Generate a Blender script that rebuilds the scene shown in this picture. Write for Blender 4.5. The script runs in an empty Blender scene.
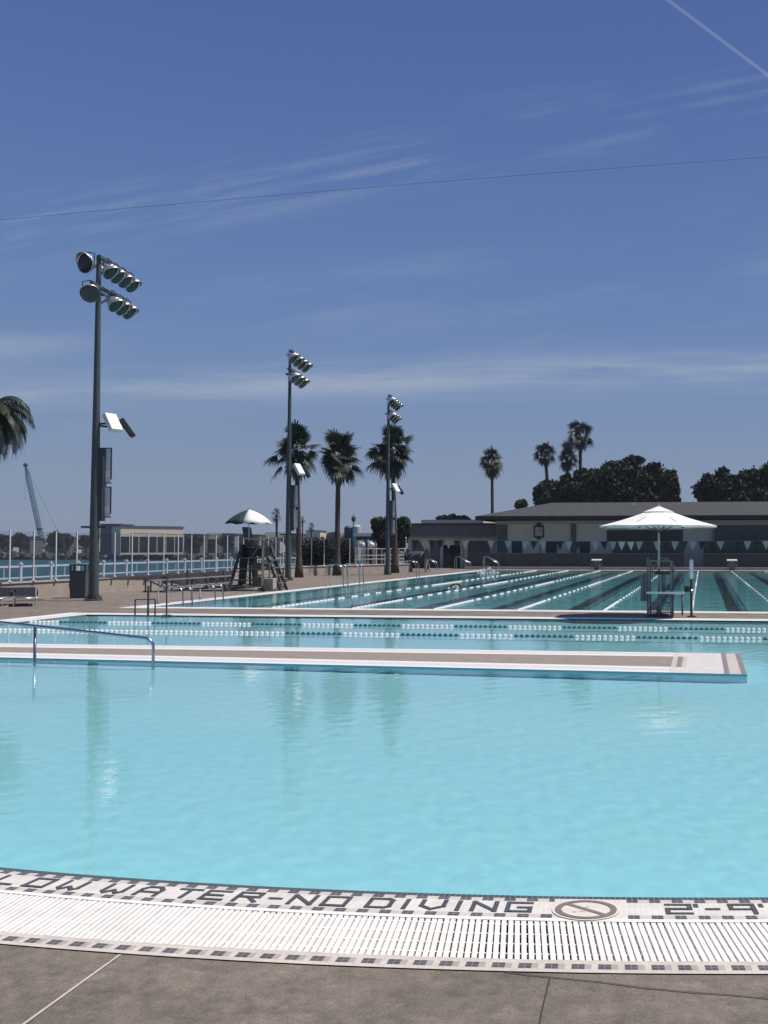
import bpy, bmesh, math, random
from mathutils import Vector, Matrix, Euler
rnd = random.Random(7)
PI = math.pi
S = bpy.context.scene
COL = S.collection
R_ = math.radians

# ------------------------------------------------------------------ camera model (metres, lanes run along +Y)
F, PXC, PYC, EYE = 1025.0, 564.0, 512.0, 1.6
YAW = math.atan(138 / F); PITCH = math.atan(35 / F)
f0 = Vector((-math.sin(YAW), math.cos(YAW), 0)); RT = Vector((math.cos(YAW), math.sin(YAW), 0)); ZZ = Vector((0, 0, 1))
fw = f0 * math.cos(PITCH) + ZZ * math.sin(PITCH); upv = ZZ * math.cos(PITCH) - f0 * math.sin(PITCH)
def ray(x, y): return RT * ((x - PXC) / F) + upv * ((PYC - y) / F) + fw
def at(x, y, z=0.0):
    d = ray(x, y); t = (z - EYE) / d.z
    return Vector((0, 0, EYE)) + d * t
def onY(x, y, Y):
    d = ray(x, y); return Vector((0, 0, EYE)) + d * (Y / d.y)
def onX(x, y, X):
    d = ray(x, y); return Vector((0, 0, EYE)) + d * (X / d.x)
def dep(x, y, D):
    d = ray(x, y); k = d.dot(f0); return Vector((0, 0, EYE)) + d * (D / k)

# ------------------------------------------------------------------ materials
MATS = {}
def mat(name, col, rough=0.7, metal=0.0, var=0.0, scale=5.0, bump=0.0, bscale=None, spec=0.5, tint=None, coat=0.0, detail=4.0):
    m = bpy.data.materials.new(name); m.use_nodes = True
    nt = m.node_tree; b = nt.nodes['Principled BSDF']
    b.inputs['Base Color'].default_value = (*col, 1); b.inputs['Roughness'].default_value = rough
    b.inputs['Metallic'].default_value = metal; b.inputs['Specular IOR Level'].default_value = spec
    b.inputs['Coat Weight'].default_value = coat
    tc = nt.nodes.new('ShaderNodeTexCoord')
    if var > 0:
        n = nt.nodes.new('ShaderNodeTexNoise'); n.inputs['Scale'].default_value = scale; n.inputs['Detail'].default_value = detail
        n.inputs['Roughness'].default_value = 0.65
        nt.links.new(tc.outputs['Object'], n.inputs['Vector'])
        r = nt.nodes.new('ShaderNodeValToRGB')
        r.color_ramp.elements[0].position = 0.3; r.color_ramp.elements[1].position = 0.7
        t = tint or col
        r.color_ramp.elements[0].color = (*[max(0, c * (1 - var)) for c in col], 1)
        r.color_ramp.elements[1].color = (*[min(1, c * (1 + var)) for c in t], 1)
        nt.links.new(n.outputs['Fac'], r.inputs['Fac']); nt.links.new(r.outputs['Color'], b.inputs['Base Color'])
    if bump > 0:
        n2 = nt.nodes.new('ShaderNodeTexNoise'); n2.inputs['Scale'].default_value = bscale or scale * 4; n2.inputs['Detail'].default_value = 6
        nt.links.new(tc.outputs['Object'], n2.inputs['Vector'])
        bp = nt.nodes.new('ShaderNodeBump'); bp.inputs['Strength'].default_value = bump; bp.inputs['Distance'].default_value = 0.02
        nt.links.new(n2.outputs['Fac'], bp.inputs['Height']); nt.links.new(bp.outputs['Normal'], b.inputs['Normal'])
    MATS[name] = m
    return m

def tile_mat(name, c1, c2, grout, size=0.0253, mortar=0.03, rough=0.35):
    """small square mosaic tiles laid out in UV metres"""
    m = mat(name, c1, rough); nt = m.node_tree; b = nt.nodes['Principled BSDF']
    uv = nt.nodes.new('ShaderNodeUVMap'); uv.uv_map = 'UV'
    br = nt.nodes.new('ShaderNodeTexBrick'); br.offset = 0; br.squash = 1
    br.inputs['Scale'].default_value = 1.0; br.inputs['Brick Width'].default_value = size; br.inputs['Row Height'].default_value = size
    br.inputs['Mortar Size'].default_value = size * mortar; br.inputs['Mortar Smooth'].default_value = 0.1; br.inputs['Bias'].default_value = 0
    br.inputs['Color1'].default_value = (*c1, 1); br.inputs['Color2'].default_value = (*c2, 1); br.inputs['Mortar'].default_value = (*grout, 1)
    nt.links.new(uv.outputs['UV'], br.inputs['Vector'])
    nz = nt.nodes.new('ShaderNodeTexNoise'); nz.inputs['Scale'].default_value = 6; nz.inputs['Detail'].default_value = 5
    tc = nt.nodes.new('ShaderNodeTexCoord'); nt.links.new(tc.outputs['Object'], nz.inputs['Vector'])
    mr = nt.nodes.new('ShaderNodeMapRange'); mr.inputs['To Min'].default_value = 0.72; mr.inputs['To Max'].default_value = 1.18
    nt.links.new(nz.outputs['Fac'], mr.inputs['Value'])
    mx = nt.nodes.new('ShaderNodeMix'); mx.data_type = 'RGBA'; mx.blend_type = 'MULTIPLY'; mx.inputs['Factor'].default_value = 1
    nt.links.new(br.outputs['Color'], mx.inputs['A']); nt.links.new(mr.outputs['Result'], mx.inputs['B'])
    nt.links.new(mx.outputs['Result'], b.inputs['Base Color'])
    return m

# concrete deck: mottled, with trowel patches and fine speckle
def deck_mat():
    m = mat('deck_concrete', (0.2, 0.175, 0.155), 0.85, spec=0.3); nt = m.node_tree; b = nt.nodes['Principled BSDF']; L = nt.links
    tc = nt.nodes.new('ShaderNodeTexCoord')
    def noise(sc, det, ro=0.6):
        n = nt.nodes.new('ShaderNodeTexNoise'); n.inputs['Scale'].default_value = sc; n.inputs['Detail'].default_value = det; n.inputs['Roughness'].default_value = ro
        L.new(tc.outputs['Object'], n.inputs['Vector']); return n
    a, c, d = noise(1.7, 8, .72), noise(13, 6, .7), noise(110, 2)
    big = noise(0.08, 3)
    r = nt.nodes.new('ShaderNodeValToRGB'); e = r.color_ramp.elements
    e[0].position = .38; e[0].color = (.105, .091, .077, 1); e[1].position = .64; e[1].color = (.24, .2, .162, 1)
    m1 = nt.nodes.new('ShaderNodeMath'); m1.operation = 'MULTIPLY_ADD'; m1.inputs[1].default_value = .45
    L.new(c.outputs['Fac'], m1.inputs[0]); 
    m0 = nt.nodes.new('ShaderNodeMath'); m0.operation = 'MULTIPLY'; m0.inputs[1].default_value = .55
    L.new(a.outputs['Fac'], m0.inputs[0]); L.new(m0.outputs[0], m1.inputs[2]); L.new(m1.outputs[0], r.inputs['Fac'])
    sp = nt.nodes.new('ShaderNodeMapRange'); sp.inputs['From Min'].default_value = .3; sp.inputs['From Max'].default_value = .7
    sp.inputs['To Min'].default_value = .78; sp.inputs['To Max'].default_value = 1.22; L.new(d.outputs['Fac'], sp.inputs['Value'])
    mb = nt.nodes.new('ShaderNodeMapRange'); mb.inputs['From Min'].default_value = .35; mb.inputs['From Max'].default_value = .65
    mb.inputs['To Min'].default_value = .92; mb.inputs['To Max'].default_value = 1.2; L.new(big.outputs['Fac'], mb.inputs['Value'])
    mm0 = nt.nodes.new('ShaderNodeMath'); mm0.operation = 'MULTIPLY'; L.new(sp.outputs['Result'], mm0.inputs[0]); L.new(mb.outputs['Result'], mm0.inputs[1])
    def patch(sc, det, lo, hi, a0, a1):   # stains and worn patches with soft irregular edges
        n = noise(sc, det, .75); r_ = nt.nodes.new('ShaderNodeMapRange'); r_.interpolation_type = 'SMOOTHSTEP'; L.new(n.outputs['Fac'], r_.inputs['Value'])
        r_.inputs['From Min'].default_value = lo; r_.inputs['From Max'].default_value = hi; r_.inputs['To Min'].default_value = a0; r_.inputs['To Max'].default_value = a1; return r_.outputs['Result']
    prev = mm0.outputs[0]
    for q in (patch(2.1, 9, .55, .66, 1, .8), patch(5.5, 8, .56, .64, 1, 1.22), patch(38, 4, .62, .68, 1, .72), patch(30, 5, .63, .7, 1, 1.3)):
        mm = nt.nodes.new('ShaderNodeMath'); mm.operation = 'MULTIPLY'; L.new(prev, mm.inputs[0]); L.new(q, mm.inputs[1]); prev = mm.outputs[0]
    mx = nt.nodes.new('ShaderNodeMix'); mx.data_type = 'RGBA'; mx.blend_type = 'MULTIPLY'; mx.inputs['Factor'].default_value = 1
    L.new(r.outputs['Color'], mx.inputs['A']); L.new(mm.outputs[0], mx.inputs['B']); L.new(mx.outputs['Result'], b.inputs['Base Color'])
    bp = nt.nodes.new('ShaderNodeBump'); bp.inputs['Strength'].default_value = .35; bp.inputs['Distance'].default_value = .004
    L.new(d.outputs['Fac'], bp.inputs['Height']); L.new(bp.outputs['Normal'], b.inputs['Normal'])
    return m
DECK = deck_mat()

def water_mat(name, bumps, rough=0.0, col=(1, 1, 1)):
    m = bpy.data.materials.new(name); m.use_nodes = True; nt = m.node_tree; L = nt.links
    nt.nodes.clear()
    o = nt.nodes.new('ShaderNodeOutputMaterial'); g = nt.nodes.new('ShaderNodeBsdfGlass')
    g.inputs['IOR'].default_value = 1.333; g.inputs['Roughness'].default_value = rough; g.inputs['Color'].default_value = (*col, 1)
    L.new(g.outputs[0], o.inputs['Surface'])
    tc = nt.nodes.new('ShaderNodeTexCoord'); prev = None
    for sc, dist, det, sx in bumps:
        mp = nt.nodes.new('ShaderNodeMapping'); mp.inputs['Scale'].default_value = (sc * sx, sc, sc); L.new(tc.outputs['Object'], mp.inputs['Vector'])
        n = nt.nodes.new('ShaderNodeTexNoise'); n.inputs['Scale'].default_value = 1; n.inputs['Detail'].default_value = det
        L.new(mp.outputs['Vector'], n.inputs['Vector'])
        b = nt.nodes.new('ShaderNodeBump'); b.inputs['Strength'].default_value = 1; b.inputs['Distance'].default_value = dist
        L.new(n.outputs['Fac'], b.inputs['Height'])
        if prev: L.new(prev.outputs['Normal'], b.inputs['Normal'])
        prev = b
    L.new(prev.outputs['Normal'], g.inputs['Normal'])
    MATS[name] = m
    return m

M_WATER = water_mat('pool_water', [(24, .0006, 2, 1)])
M_WATER2 = water_mat('lap_water', [(0.9, .016, 2, 1), (5, .006, 2, 1)])
M_BASIN = mat('basin_plaster', (.38, .89, .95), .7, var=.05, scale=9)
M_BASIN2 = mat('lap_basin_plaster', (.16, .62, .66), .7, var=.06, scale=.8)
M_LINE = mat('basin_line_tile', (.02, .06, .075), .5)
M_WHITE = mat('white_plastic', (.79, .77, .72), .5, var=.1, scale=7, detail=8)
M_COPE = mat('white_coping', (.74, .73, .7), .55, var=.1, scale=8)
M_CREAM = tile_mat('cream_tile', (.62, .55, .47), (.68, .61, .52), (.5, .45, .4))
M_TAUPE = tile_mat('taupe_tile', (.42, .37, .32), (.47, .41, .35), (.45, .4, .36))
M_DARKT = tile_mat('charcoal_tile', (.085, .08, .085), (.12, .115, .115), (.3, .27, .25), mortar=.05)
M_LETTER = tile_mat('letter_tile', (.055, .052, .052), (.085, .08, .078), (.16, .15, .14), mortar=.04)
M_TEAL = tile_mat('dark_teal_tile', (.012, .03, .037), (.03, .05, .056), (.15, .19, .195), mortar=.1, rough=.55)
M_PALET = tile_mat('pale_blue_tile', (.3, .46, .5), (.36, .52, .56), (.4, .5, .5))
M_GREYT = tile_mat('blue_grey_tile', (.16, .21, .24), (.2, .25, .28), (.3, .32, .33))
M_WTILE = tile_mat('white_tile', (.72, .69, .62), (.78, .75, .68), (.55, .51, .45))
M_BROWNT = tile_mat('brown_tile', (.24, .19, .165), (.3, .24, .21), (.4, .35, .31))
M_TROUGH = mat('gutter_dark', (.12, .12, .115), .8)
M_JOINT = mat('joint_sealant', (.5, .45, .4), .8, var=.15, scale=20)
M_CRACK = mat('joint_dark', (.03, .04, .045), .8)
M_STEEL = mat('stainless_steel', (.42, .44, .46), .25, metal=1)
M_DSTEEL = mat('dull_steel', (.12, .13, .14), .45, metal=.6)
M_POLE = mat('pole_paint', (.06, .08, .08), .5, var=.12, scale=2)
M_ALU = mat('aluminium', (.72, .72, .72), .35, metal=.85)
M_BLACK = mat('black_paint', (.012, .013, .015), .5)
M_CHAR = mat('charcoal_paint', (.045, .05, .052), .6, var=.15, scale=6)
M_LENS = mat('lamp_lens', (.02, .02, .022), .12)
M_WPAINT = mat('white_paint', (.78, .78, .76), .5)
M_BLUEWH = mat('pale_blue_paint', (.56, .62, .72), .5)
M_STUCCO = mat('tan_stucco', (.36, .31, .27), .9, var=.14, scale=3, bump=.3, bscale=60)
M_WEATH = mat('weathered_timber', (.13, .115, .1), .9, var=.25, scale=7)
M_CHAIR = mat('chair_steel', (.2, .2, .195), .5, var=.2, scale=6)
M_WALK = mat('walkway_concrete', (.25, .212, .178), .85, var=.14, scale=5, bump=.2, bscale=90, detail=7)
M_CAP = mat('wall_cap', (.5, .46, .41), .8, var=.08, scale=4)
M_GREYW = mat('grey_wall', (.7, .63, .52), .85, var=.08, scale=1.5)
M_GREYW2 = mat('pale_grey_wall', (.52, .49, .43), .85, var=.08, scale=1.5)
M_DGREY = mat('dark_panel', (.13, .135, .13), .8, var=.1, scale=2)
M_SCREEN = mat('windscreen_mesh', (.06, .068, .066), .9, var=.2, scale=2)
M_ROOF = mat('roof_shingle', (.042, .045, .046), .9, var=.25, scale=1.2, bump=.5, bscale=8)
M_FASCIA = mat('dark_fascia', (.02, .021, .023), .7)
M_TRIM = mat('pale_trim', (.45, .44, .42), .7)
M_CANVAS = mat('white_canvas', (.8, .78, .73), .9, var=.04, scale=4)
M_CANVASB = mat('cream_canvas', (.66, .6, .53), .9)
M_GREENC = mat('green_canvas', (.009, .036, .04), .85)
M_FOL = [mat('foliage_%d' % i, c, .7, var=.35, scale=.9, spec=.2) for i, c in enumerate([(.022, .034, .022), (.034, .048, .026), (.075, .085, .048)])]
M_PALM = mat('palm_leaf', (.03, .043, .027), .55, var=.35, scale=1.5, spec=.3)
M_PALMD = mat('palm_dead_leaf', (.085, .068, .045), .85, var=.3, scale=3)
M_TRUNK = mat('palm_trunk', (.075, .06, .05), .95, var=.3, scale=6, bump=.8, bscale=14)
M_BARK = mat('tree_bark', (.06, .048, .04), .95, var=.3, scale=4)
M_ROPEW = mat('white_float', (.75, .76, .74), .4)
M_ROPED = mat('teal_float', (.025, .12, .14), .4)
M_ROPEC = mat('cream_float', (.75, .64, .55), .4)
M_SKIN = mat('skin', (.2, .11, .075), .5)
M_SUIT = mat('swim_cap', (.02, .025, .05), .4)
M_FOAM = mat('water_foam', (.8, .85, .88), .6)
M_CRANE = mat('crane_teal', (.05, .22, .26), .5)
M_TANB = mat('tan_building', (.66, .54, .42), .9, var=.06, scale=.3)
M_DKB = mat('dark_building', (.09, .1, .105), .85, var=.1, scale=.3)
M_PALEB = mat('pale_building', (.5, .48, .45), .9)
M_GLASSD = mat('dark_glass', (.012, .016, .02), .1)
M_ROCK = mat('breakwater_rock', (.07, .072, .07), .95, var=.35, scale=.5)
M_LAND = mat('shore_ground', (.1, .1, .085), .95, var=.2, scale=.05)
M_CABLE = mat('cable_sheath', (.06, .08, .2), .6)
M_BIN = mat('bin_plastic', (.075, .083, .085), .6, var=.1, scale=5)
M_SEA = mat('harbour_water', (.014, .06, .068), .5, bump=.5, bscale=.5, spec=.15)

def pane_mat():
    m = bpy.data.materials.new('clear_pane'); m.use_nodes = True; nt = m.node_tree; nt.nodes.clear(); L = nt.links
    o = nt.nodes.new('ShaderNodeOutputMaterial'); mx = nt.nodes.new('ShaderNodeMixShader'); t = nt.nodes.new('ShaderNodeBsdfTransparent'); g = nt.nodes.new('ShaderNodeBsdfGlossy')
    fr = nt.nodes.new('ShaderNodeFresnel'); fr.inputs['IOR'].default_value = 1.25
    t.inputs['Color'].default_value = (.84, .87, .88, 1); g.inputs['Roughness'].default_value = .05
    L.new(fr.outputs[0], mx.inputs[0]); L.new(t.outputs[0], mx.inputs[1]); L.new(g.outputs[0], mx.inputs[2]); L.new(mx.outputs[0], o.inputs['Surface'])
    return m
M_PANE = pane_mat()

# ------------------------------------------------------------------ mesh builder
class MB:
    def __init__(s): s.v = []; s.f = []; s.m = []; s.uv = {}
    def add(s, verts, faces, mi=0):
        o = len(s.v); s.v += [tuple(p) for p in verts]
        for f in faces: s.f.append(tuple(i + o for i in f)); s.m.append(mi)
    def quad(s, a, b, c, d, mi=0, uv=None):
        s.add([a, b, c, d], [(0, 1, 2, 3)], mi)
        if uv: s.uv[len(s.f) - 1] = uv
    def box(s, c, size, rot=None, mi=0, taper=1.0):
        x, y, z = size[0] / 2, size[1] / 2, size[2] / 2
        P = [Vector((sx * x * (taper if sz > 0 else 1), sy * y * (taper if sz > 0 else 1), sz * z)) for sz in (-1, 1) for sy in (-1, 1) for sx in (-1, 1)]
        if rot is not None:
            M = rot if isinstance(rot, Matrix) else Euler(rot).to_matrix()
            P = [M @ p for p in P]
        P = [p + Vector(c) for p in P]
        s.add(P, [(0, 2, 3, 1), (4, 5, 7, 6), (0, 1, 5, 4), (2, 6, 7, 3), (0, 4, 6, 2), (1, 3, 7, 5)], mi)
    def bar(s, a, b, w, h, mi=0):
        a, b = Vector(a), Vector(b); d = b - a; L = d.length
        q = d.to_track_quat('X', 'Z').to_matrix()
        s.box((a + b) / 2, (L, w, h), q, mi)
    def tube(s, a, b, r0, r1=None, n=10, mi=0, caps=True):
        a, b = Vector(a), Vector(b); r1 = r0 if r1 is None else r1
        q = (b - a).to_track_quat('Z', 'Y').to_matrix()
        P = []
        for p, r in ((a, r0), (b, r1)):
            for i in range(n):
                t = 2 * PI * i / n; P.append(p + q @ Vector((r * math.cos(t), r * math.sin(t), 0)))
        fs = [(i, (i + 1) % n, n + (i + 1) % n, n + i) for i in range(n)]
        if caps: fs += [tuple(range(n - 1, -1, -1)), tuple(range(n, 2 * n))]
        s.add(P, fs, mi)
    def path(s, pts, r, n=8, mi=0, radii=None):
        pts = [Vector(p) for p in pts]; k = len(pts); P = []; prevx = None
        for i, p in enumerate(pts):
            d = (pts[min(i + 1, k - 1)] - pts[max(i - 1, 0)]).normalized()
            ref = prevx if prevx is not None else (Vector((0, 0, 1)) if abs(d.z) < .9 else Vector((1, 0, 0)))
            y = d.cross(ref); 
            if y.length < 1e-5: y = d.cross(Vector((1, 0.3, 0)))
            y.normalize(); x = y.cross(d).normalized(); prevx = x
            rr = radii[i] if radii else r
            for j in range(n):
                t = 2 * PI * j / n; P.append(p + x * (rr * math.cos(t)) + y * (rr * math.sin(t)))
        fs = []
        for i in range(k - 1):
            for j in range(n): fs.append((i * n + j, i * n + (j + 1) % n, (i + 1) * n + (j + 1) % n, (i + 1) * n + j))
        fs += [tuple(range(n - 1, -1, -1)), tuple(range((k - 1) * n, k * n))]
        s.add(P, fs, mi)
    def lathe(s, prof, c=(0, 0, 0), axis=(0, 0, 1), n=16, mi=0, cap0=True, cap1=True):
        q = Vector(axis).to_track_quat('Z', 'Y').to_matrix(); c = Vector(c); P = []
        for r, z in prof:
            for i in range(n):
                t = 2 * PI * i / n; P.append(c + q @ Vector((r * math.cos(t), r * math.sin(t), z)))
        fs = []
        for k in range(len(prof) - 1):
            for i in range(n): fs.append((k * n + i, k * n + (i + 1) % n, (k + 1) * n + (i + 1) % n, (k + 1) * n + i))
        if cap0: fs.append(tuple(range(n - 1, -1, -1)))
        if cap1: fs.append(tuple(range((len(prof) - 1) * n, len(prof) * n)))
        s.add(P, fs, mi)
    def blob(s, c, rad, n=10, m=7, mi=0, rot=None):
        P = []; c = Vector(c)
        for j in range(m + 1):
            p = PI * j / m
            for i in range(n):
                t = 2 * PI * i / n; v = Vector((rad[0] * math.sin(p) * math.cos(t), rad[1] * math.sin(p) * math.sin(t), rad[2] * math.cos(p)))
                if rot: v = Euler(rot).to_matrix() @ v
                P.append(c + v)
        fs = [(j * n + i, (j + 1) * n + i, (j + 1) * n + (i + 1) % n, j * n + (i + 1) % n) for j in range(m) for i in range(n)]
        s.add(P, fs, mi)
    def build(s, name, mats, parent=None, smooth=False, loc=None):
        me = bpy.data.meshes.new(name); me.from_pydata(s.v, [], s.f); 
        if not isinstance(mats, (list, tuple)): mats = [mats]
        for m in mats: me.materials.append(m)
        if len(mats) > 1: me.polygons.foreach_set('material_index', s.m)
        if smooth: me.polygons.foreach_set('use_smooth', [True] * len(me.polygons))
        if s.uv:
            ul = me.uv_layers.new(name='UV')
            for fi, uv in s.uv.items():
                for k, li in enumerate(me.polygons[fi].loop_indices): ul.data[li].uv = uv[k]
        me.update()
        o = bpy.data.objects.new(name, me); COL.objects.link(o)
        if parent is not None: o.parent = parent
        if loc is not None: o.location = loc
        return o

def smooth_angle(o, deg=40):
    for p in o.data.polygons: p.use_smooth = True
    bm = bmesh.new(); bm.from_mesh(o.data); bmesh.ops.remove_doubles(bm, verts=bm.verts, dist=1e-5)
    for e in bm.edges:
        if len(e.link_faces) == 2 and e.calc_face_angle(0) > R_(deg): e.smooth = False
    bm.to_mesh(o.data); bm.free()
    return o
def bevel(o, w=0.006, seg=2):
    m = o.modifiers.new('bevel', 'BEVEL'); m.width = w; m.segments = seg; m.limit_method = 'ANGLE'
    return o

def tag(o, label=None, cat=None, group=None, kind=None):
    if label: o['label'] = label
    if cat: o['category'] = cat
    if group: o['group'] = group
    if kind: o['kind'] = kind
    return o
def thing(name, label, cat, loc=(0, 0, 0), rz=0.0, group=None):
    o = bpy.data.objects.new(name, None); COL.objects.link(o); o.location = loc; o.rotation_euler = (0, 0, rz); o.empty_display_size = .2
    return tag(o, label, cat, group)
def struct(o): o['kind'] = 'structure'; return o
def dup(o, parent=None, loc=None, rz=None, label=None):
    c = o.copy(); COL.objects.link(c)
    if parent is not None: c.parent = parent
    if loc is not None: c.location = loc
    if rz is not None: c.rotation_euler = (0, 0, rz)
    if label: c['label'] = label
    for ch in list(o.children): dup(ch, c)
    return c

# ------------------------------------------------------------------ layout of the pools
CX, CY = -1.84, 18.57
R_DECK, R_B1, R_D1, R_B2, R_GR, R_W1, R_D2, R_WT, R_D3, R_LIP = 14.76, 14.73, 14.682, 14.647, 14.235, 14.20, 14.155, 14.0, 13.96, 13.875
TM = R_(65.4)
XL, XR = -14.45, 10.77            # shallow pool and lap area
YB0, YB1 = 22.6, 25.75            # walkway with the guard chair
BXL, BXR, BYF = -14.6, 10.6, 69.5 # big lap pool
CW = .6
def arc(r, t, z=0): return Vector((CX + r * math.sin(t), CY - r * math.cos(t), z))
NA = 160
angs = [-TM + 2 * TM * i / NA for i in range(NA + 1)]

# ground sheet with the two pool openings
def ground():
    bm = bmesh.new()
    outer = [(-25.4, -60), (700, -60), (700, 900), (-40, 900), (-40, 150), (-28.2, 80), (-25.4, 33)]
    hole1 = [arc(R_DECK, t)[:2] for t in angs] + [(XR + .8, YB0 + CW), (XL - .8, YB0 + CW)]
    hole2 = [(BXL - CW, YB1 - CW), (BXR + CW, YB1 - CW), (BXR + CW, BYF + CW), (BXL - CW, BYF + CW)]
    for loop in (outer, hole1, hole2):
        vs = [bm.verts.new((x, y, 0)) for x, y in loop]
        for i in range(len(vs)): bm.edges.new((vs[i], vs[(i + 1) % len(vs)]))
    bmesh.ops.triangle_fill(bm, use_beauty=True, use_dissolve=False, edges=bm.edges[:])
    bmesh.ops.recalc_face_normals(bm, faces=bm.faces[:])
    for f in bm.faces:
        if f.normal.z < 0: f.normal_flip()
    # seawall face down to the harbour
    pts = [(-25.4, -60), (-25.4, 33), (-28.2, 80), (-40, 150), (-40, 900)]
    for a, b in zip(pts, pts[1:]):
        bm.faces.new([bm.verts.new(p) for p in ((*a, 0), (*b, 0), (*b, -6), (*a, -6))])
    me = bpy.data.meshes.new('ground'); bm.to_mesh(me); bm.free(); me.materials.append(DECK)
    o = bpy.data.objects.new('ground', me); COL.objects.link(o); return struct(o)
ground()

# basins
def basin(name, outline, zf, m, floor_pts):
    mb = MB()
    k = len(outline)
    for i in range(k):
        a, b = outline[i], outline[(i + 1) % k]
        zt_ = -.044 if (k > 10 and i < NA) else 0
        mb.quad((a[0], a[1], zt_), (b[0], b[1], zt_), (b[0], b[1], zf(b[0])), (a[0], a[1], zf(a[0])))
    mb.add([(x, y, zf(x)) for x, y in outline], [tuple(range(k))])
    o = mb.build(name, m); struct(o); o.cycles.is_caustics_receiver = True
    return o
outA = [arc(R_LIP, t)[:2] for t in angs] + [(XR, YB0), (XL, YB0)]
outB = [(BXL, YB1), (BXR, YB1), (BXR, BYF), (BXL, BYF)]
basin('shallow_pool_basin', outA, lambda x: -.88 + .030 * (x - .5) * -1 if x < -99 else -.66 - .02 * (x - .5), M_BASIN, None)
basin('lap_pool_basin', outB, lambda x: -2.1, M_BASIN2, None)
def water(name, outline, m, z):
    mb = MB(); mb.add([(x, y, z) for x, y in outline], [tuple(range(len(outline)))])
    o = mb.build(name, m, smooth=True); struct(o); o.cycles.is_caustics_caster = True
    return o
WZ = -.013
def rippled_water(name, m, z, x0, x1, y0, y1, cell, inside, amp, seed):
    import numpy as np
    nx, ny = int((x1 - x0) / cell), int((y1 - y0) / cell)
    xs, ys = np.linspace(x0, x1, nx + 1), np.linspace(y0, y1, ny + 1); X, Y = np.meshgrid(xs, ys)
    r = np.random.RandomState(seed); Zw = np.zeros_like(X)
    for k in range(26):
        wl = .1 * (.42 / .1) ** (k / 21.0) if k < 22 else (.8, 1.1, 1.6, 2.3)[k - 22]; th = r.uniform(0, 2 * PI); a_ = amp * wl * (1 if k < 22 else .42)
        q = X * math.cos(th) + Y * math.sin(th)
        Zw += a_ * np.sin(2 * PI * q / wl + r.uniform(0, 6.28) + .8 * np.sin(2 * PI * (X * math.sin(th) - Y * math.cos(th)) / (wl * 3.1)))
    ok = inside(X, Y); idx = np.arange(X.size).reshape(X.shape)
    q = ok[:-1, :-1] & ok[1:, :-1] & ok[:-1, 1:] & ok[1:, 1:]
    F_ = np.stack([idx[:-1, :-1][q], idx[:-1, 1:][q], idx[1:, 1:][q], idx[1:, :-1][q]], 1)
    used = np.unique(F_); remap = np.full(X.size, -1); remap[used] = np.arange(used.size)
    V = np.stack([X.ravel()[used], Y.ravel()[used], Zw.ravel()[used] + z], 1)
    me = bpy.data.meshes.new(name); me.from_pydata(V.tolist(), [], remap[F_].tolist()); me.materials.append(m)
    me.polygons.foreach_set('use_smooth', [True] * len(me.polygons)); me.update()
    o = bpy.data.objects.new(name, me); COL.objects.link(o); struct(o); o.cycles.is_caustics_caster = True
    return o
rippled_water('shallow_pool_water', M_WATER, WZ, XL - .3, XR + .3, CY - R_LIP - .2, YB0 + .3, .042, lambda X, Y: ((X - CX) ** 2 + (Y - CY) ** 2 < (R_LIP + .2) ** 2) | (Y > CY), .0004, 3)
water('lap_pool_water', outB, M_WATER2, WZ)
# black lane lines on the floor of the lap pool
ROPES = [-.27 + 2.2 * k for k in range(-5, 5)]
mb = MB()
for x in [ROPES[0] - 1.6] + [r + 1.1 for r in ROPES]:
    mb.quad((x - .16, YB1 + 2, -2.095), (x + .16, YB1 + 2, -2.095), (x + .16, BYF - 2, -2.095), (x - .16, BYF - 2, -2.095))
    mb.quad((x - .5, BYF - 1.98, -2.095), (x + .5, BYF - 1.98, -2.095), (x + .5, BYF - 1.7, -2.095), (x - .5, BYF - 1.7, -2.095))
o = struct(mb.build('floor_lane_lines', M_LINE)); o.cycles.is_caustics_receiver = True

# white copings round the pools (straight runs), with cross slots of the gutter grating
def stripes_mat():
    m = mat('white_grating_run', (.74, .73, .7), .5); nt = m.node_tree; L = nt.links; b = nt.nodes['Principled BSDF']
    uv = nt.nodes.new('ShaderNodeUVMap'); uv.uv_map = 'UV'; sx = nt.nodes.new('ShaderNodeSeparateXYZ'); L.new(uv.outputs['UV'], sx.inputs[0])
    def math_(op, a, bv):
        n = nt.nodes.new('ShaderNodeMath'); n.operation = op; L.new(a, n.inputs[0]); n.inputs[1].default_value = bv; return n.outputs[0]
    fr = math_('FRACT', math_('DIVIDE', sx.outputs[0], .028), 0)
    g = math_('GREATER_THAN', fr, .74)
    inb = math_('GREATER_THAN', sx.outputs[1], .16); inb2 = math_('LESS_THAN', sx.outputs[1], .46)
    mu = nt.nodes.new('ShaderNodeMath'); mu.operation = 'MULTIPLY'; L.new(inb, mu.inputs[0]); L.new(inb2, mu.inputs[1])
    mu2 = nt.nodes.new('ShaderNodeMath'); mu2.operation = 'MULTIPLY'; L.new(mu.outputs[0], mu2.inputs[0]); L.new(g, mu2.inputs[1])
    mx = nt.nodes.new('ShaderNodeMix'); mx.data_type = 'RGBA'; L.new(mu2.outputs[0], mx.inputs['Factor'])
    mx.inputs['A'].default_value = (.76, .75, .72, 1); mx.inputs['B'].default_value = (.25, .25, .25, 1); L.new(mx.outputs['Result'], b.inputs['Base Color'])
    return m
M_RUN = stripes_mat()
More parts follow.
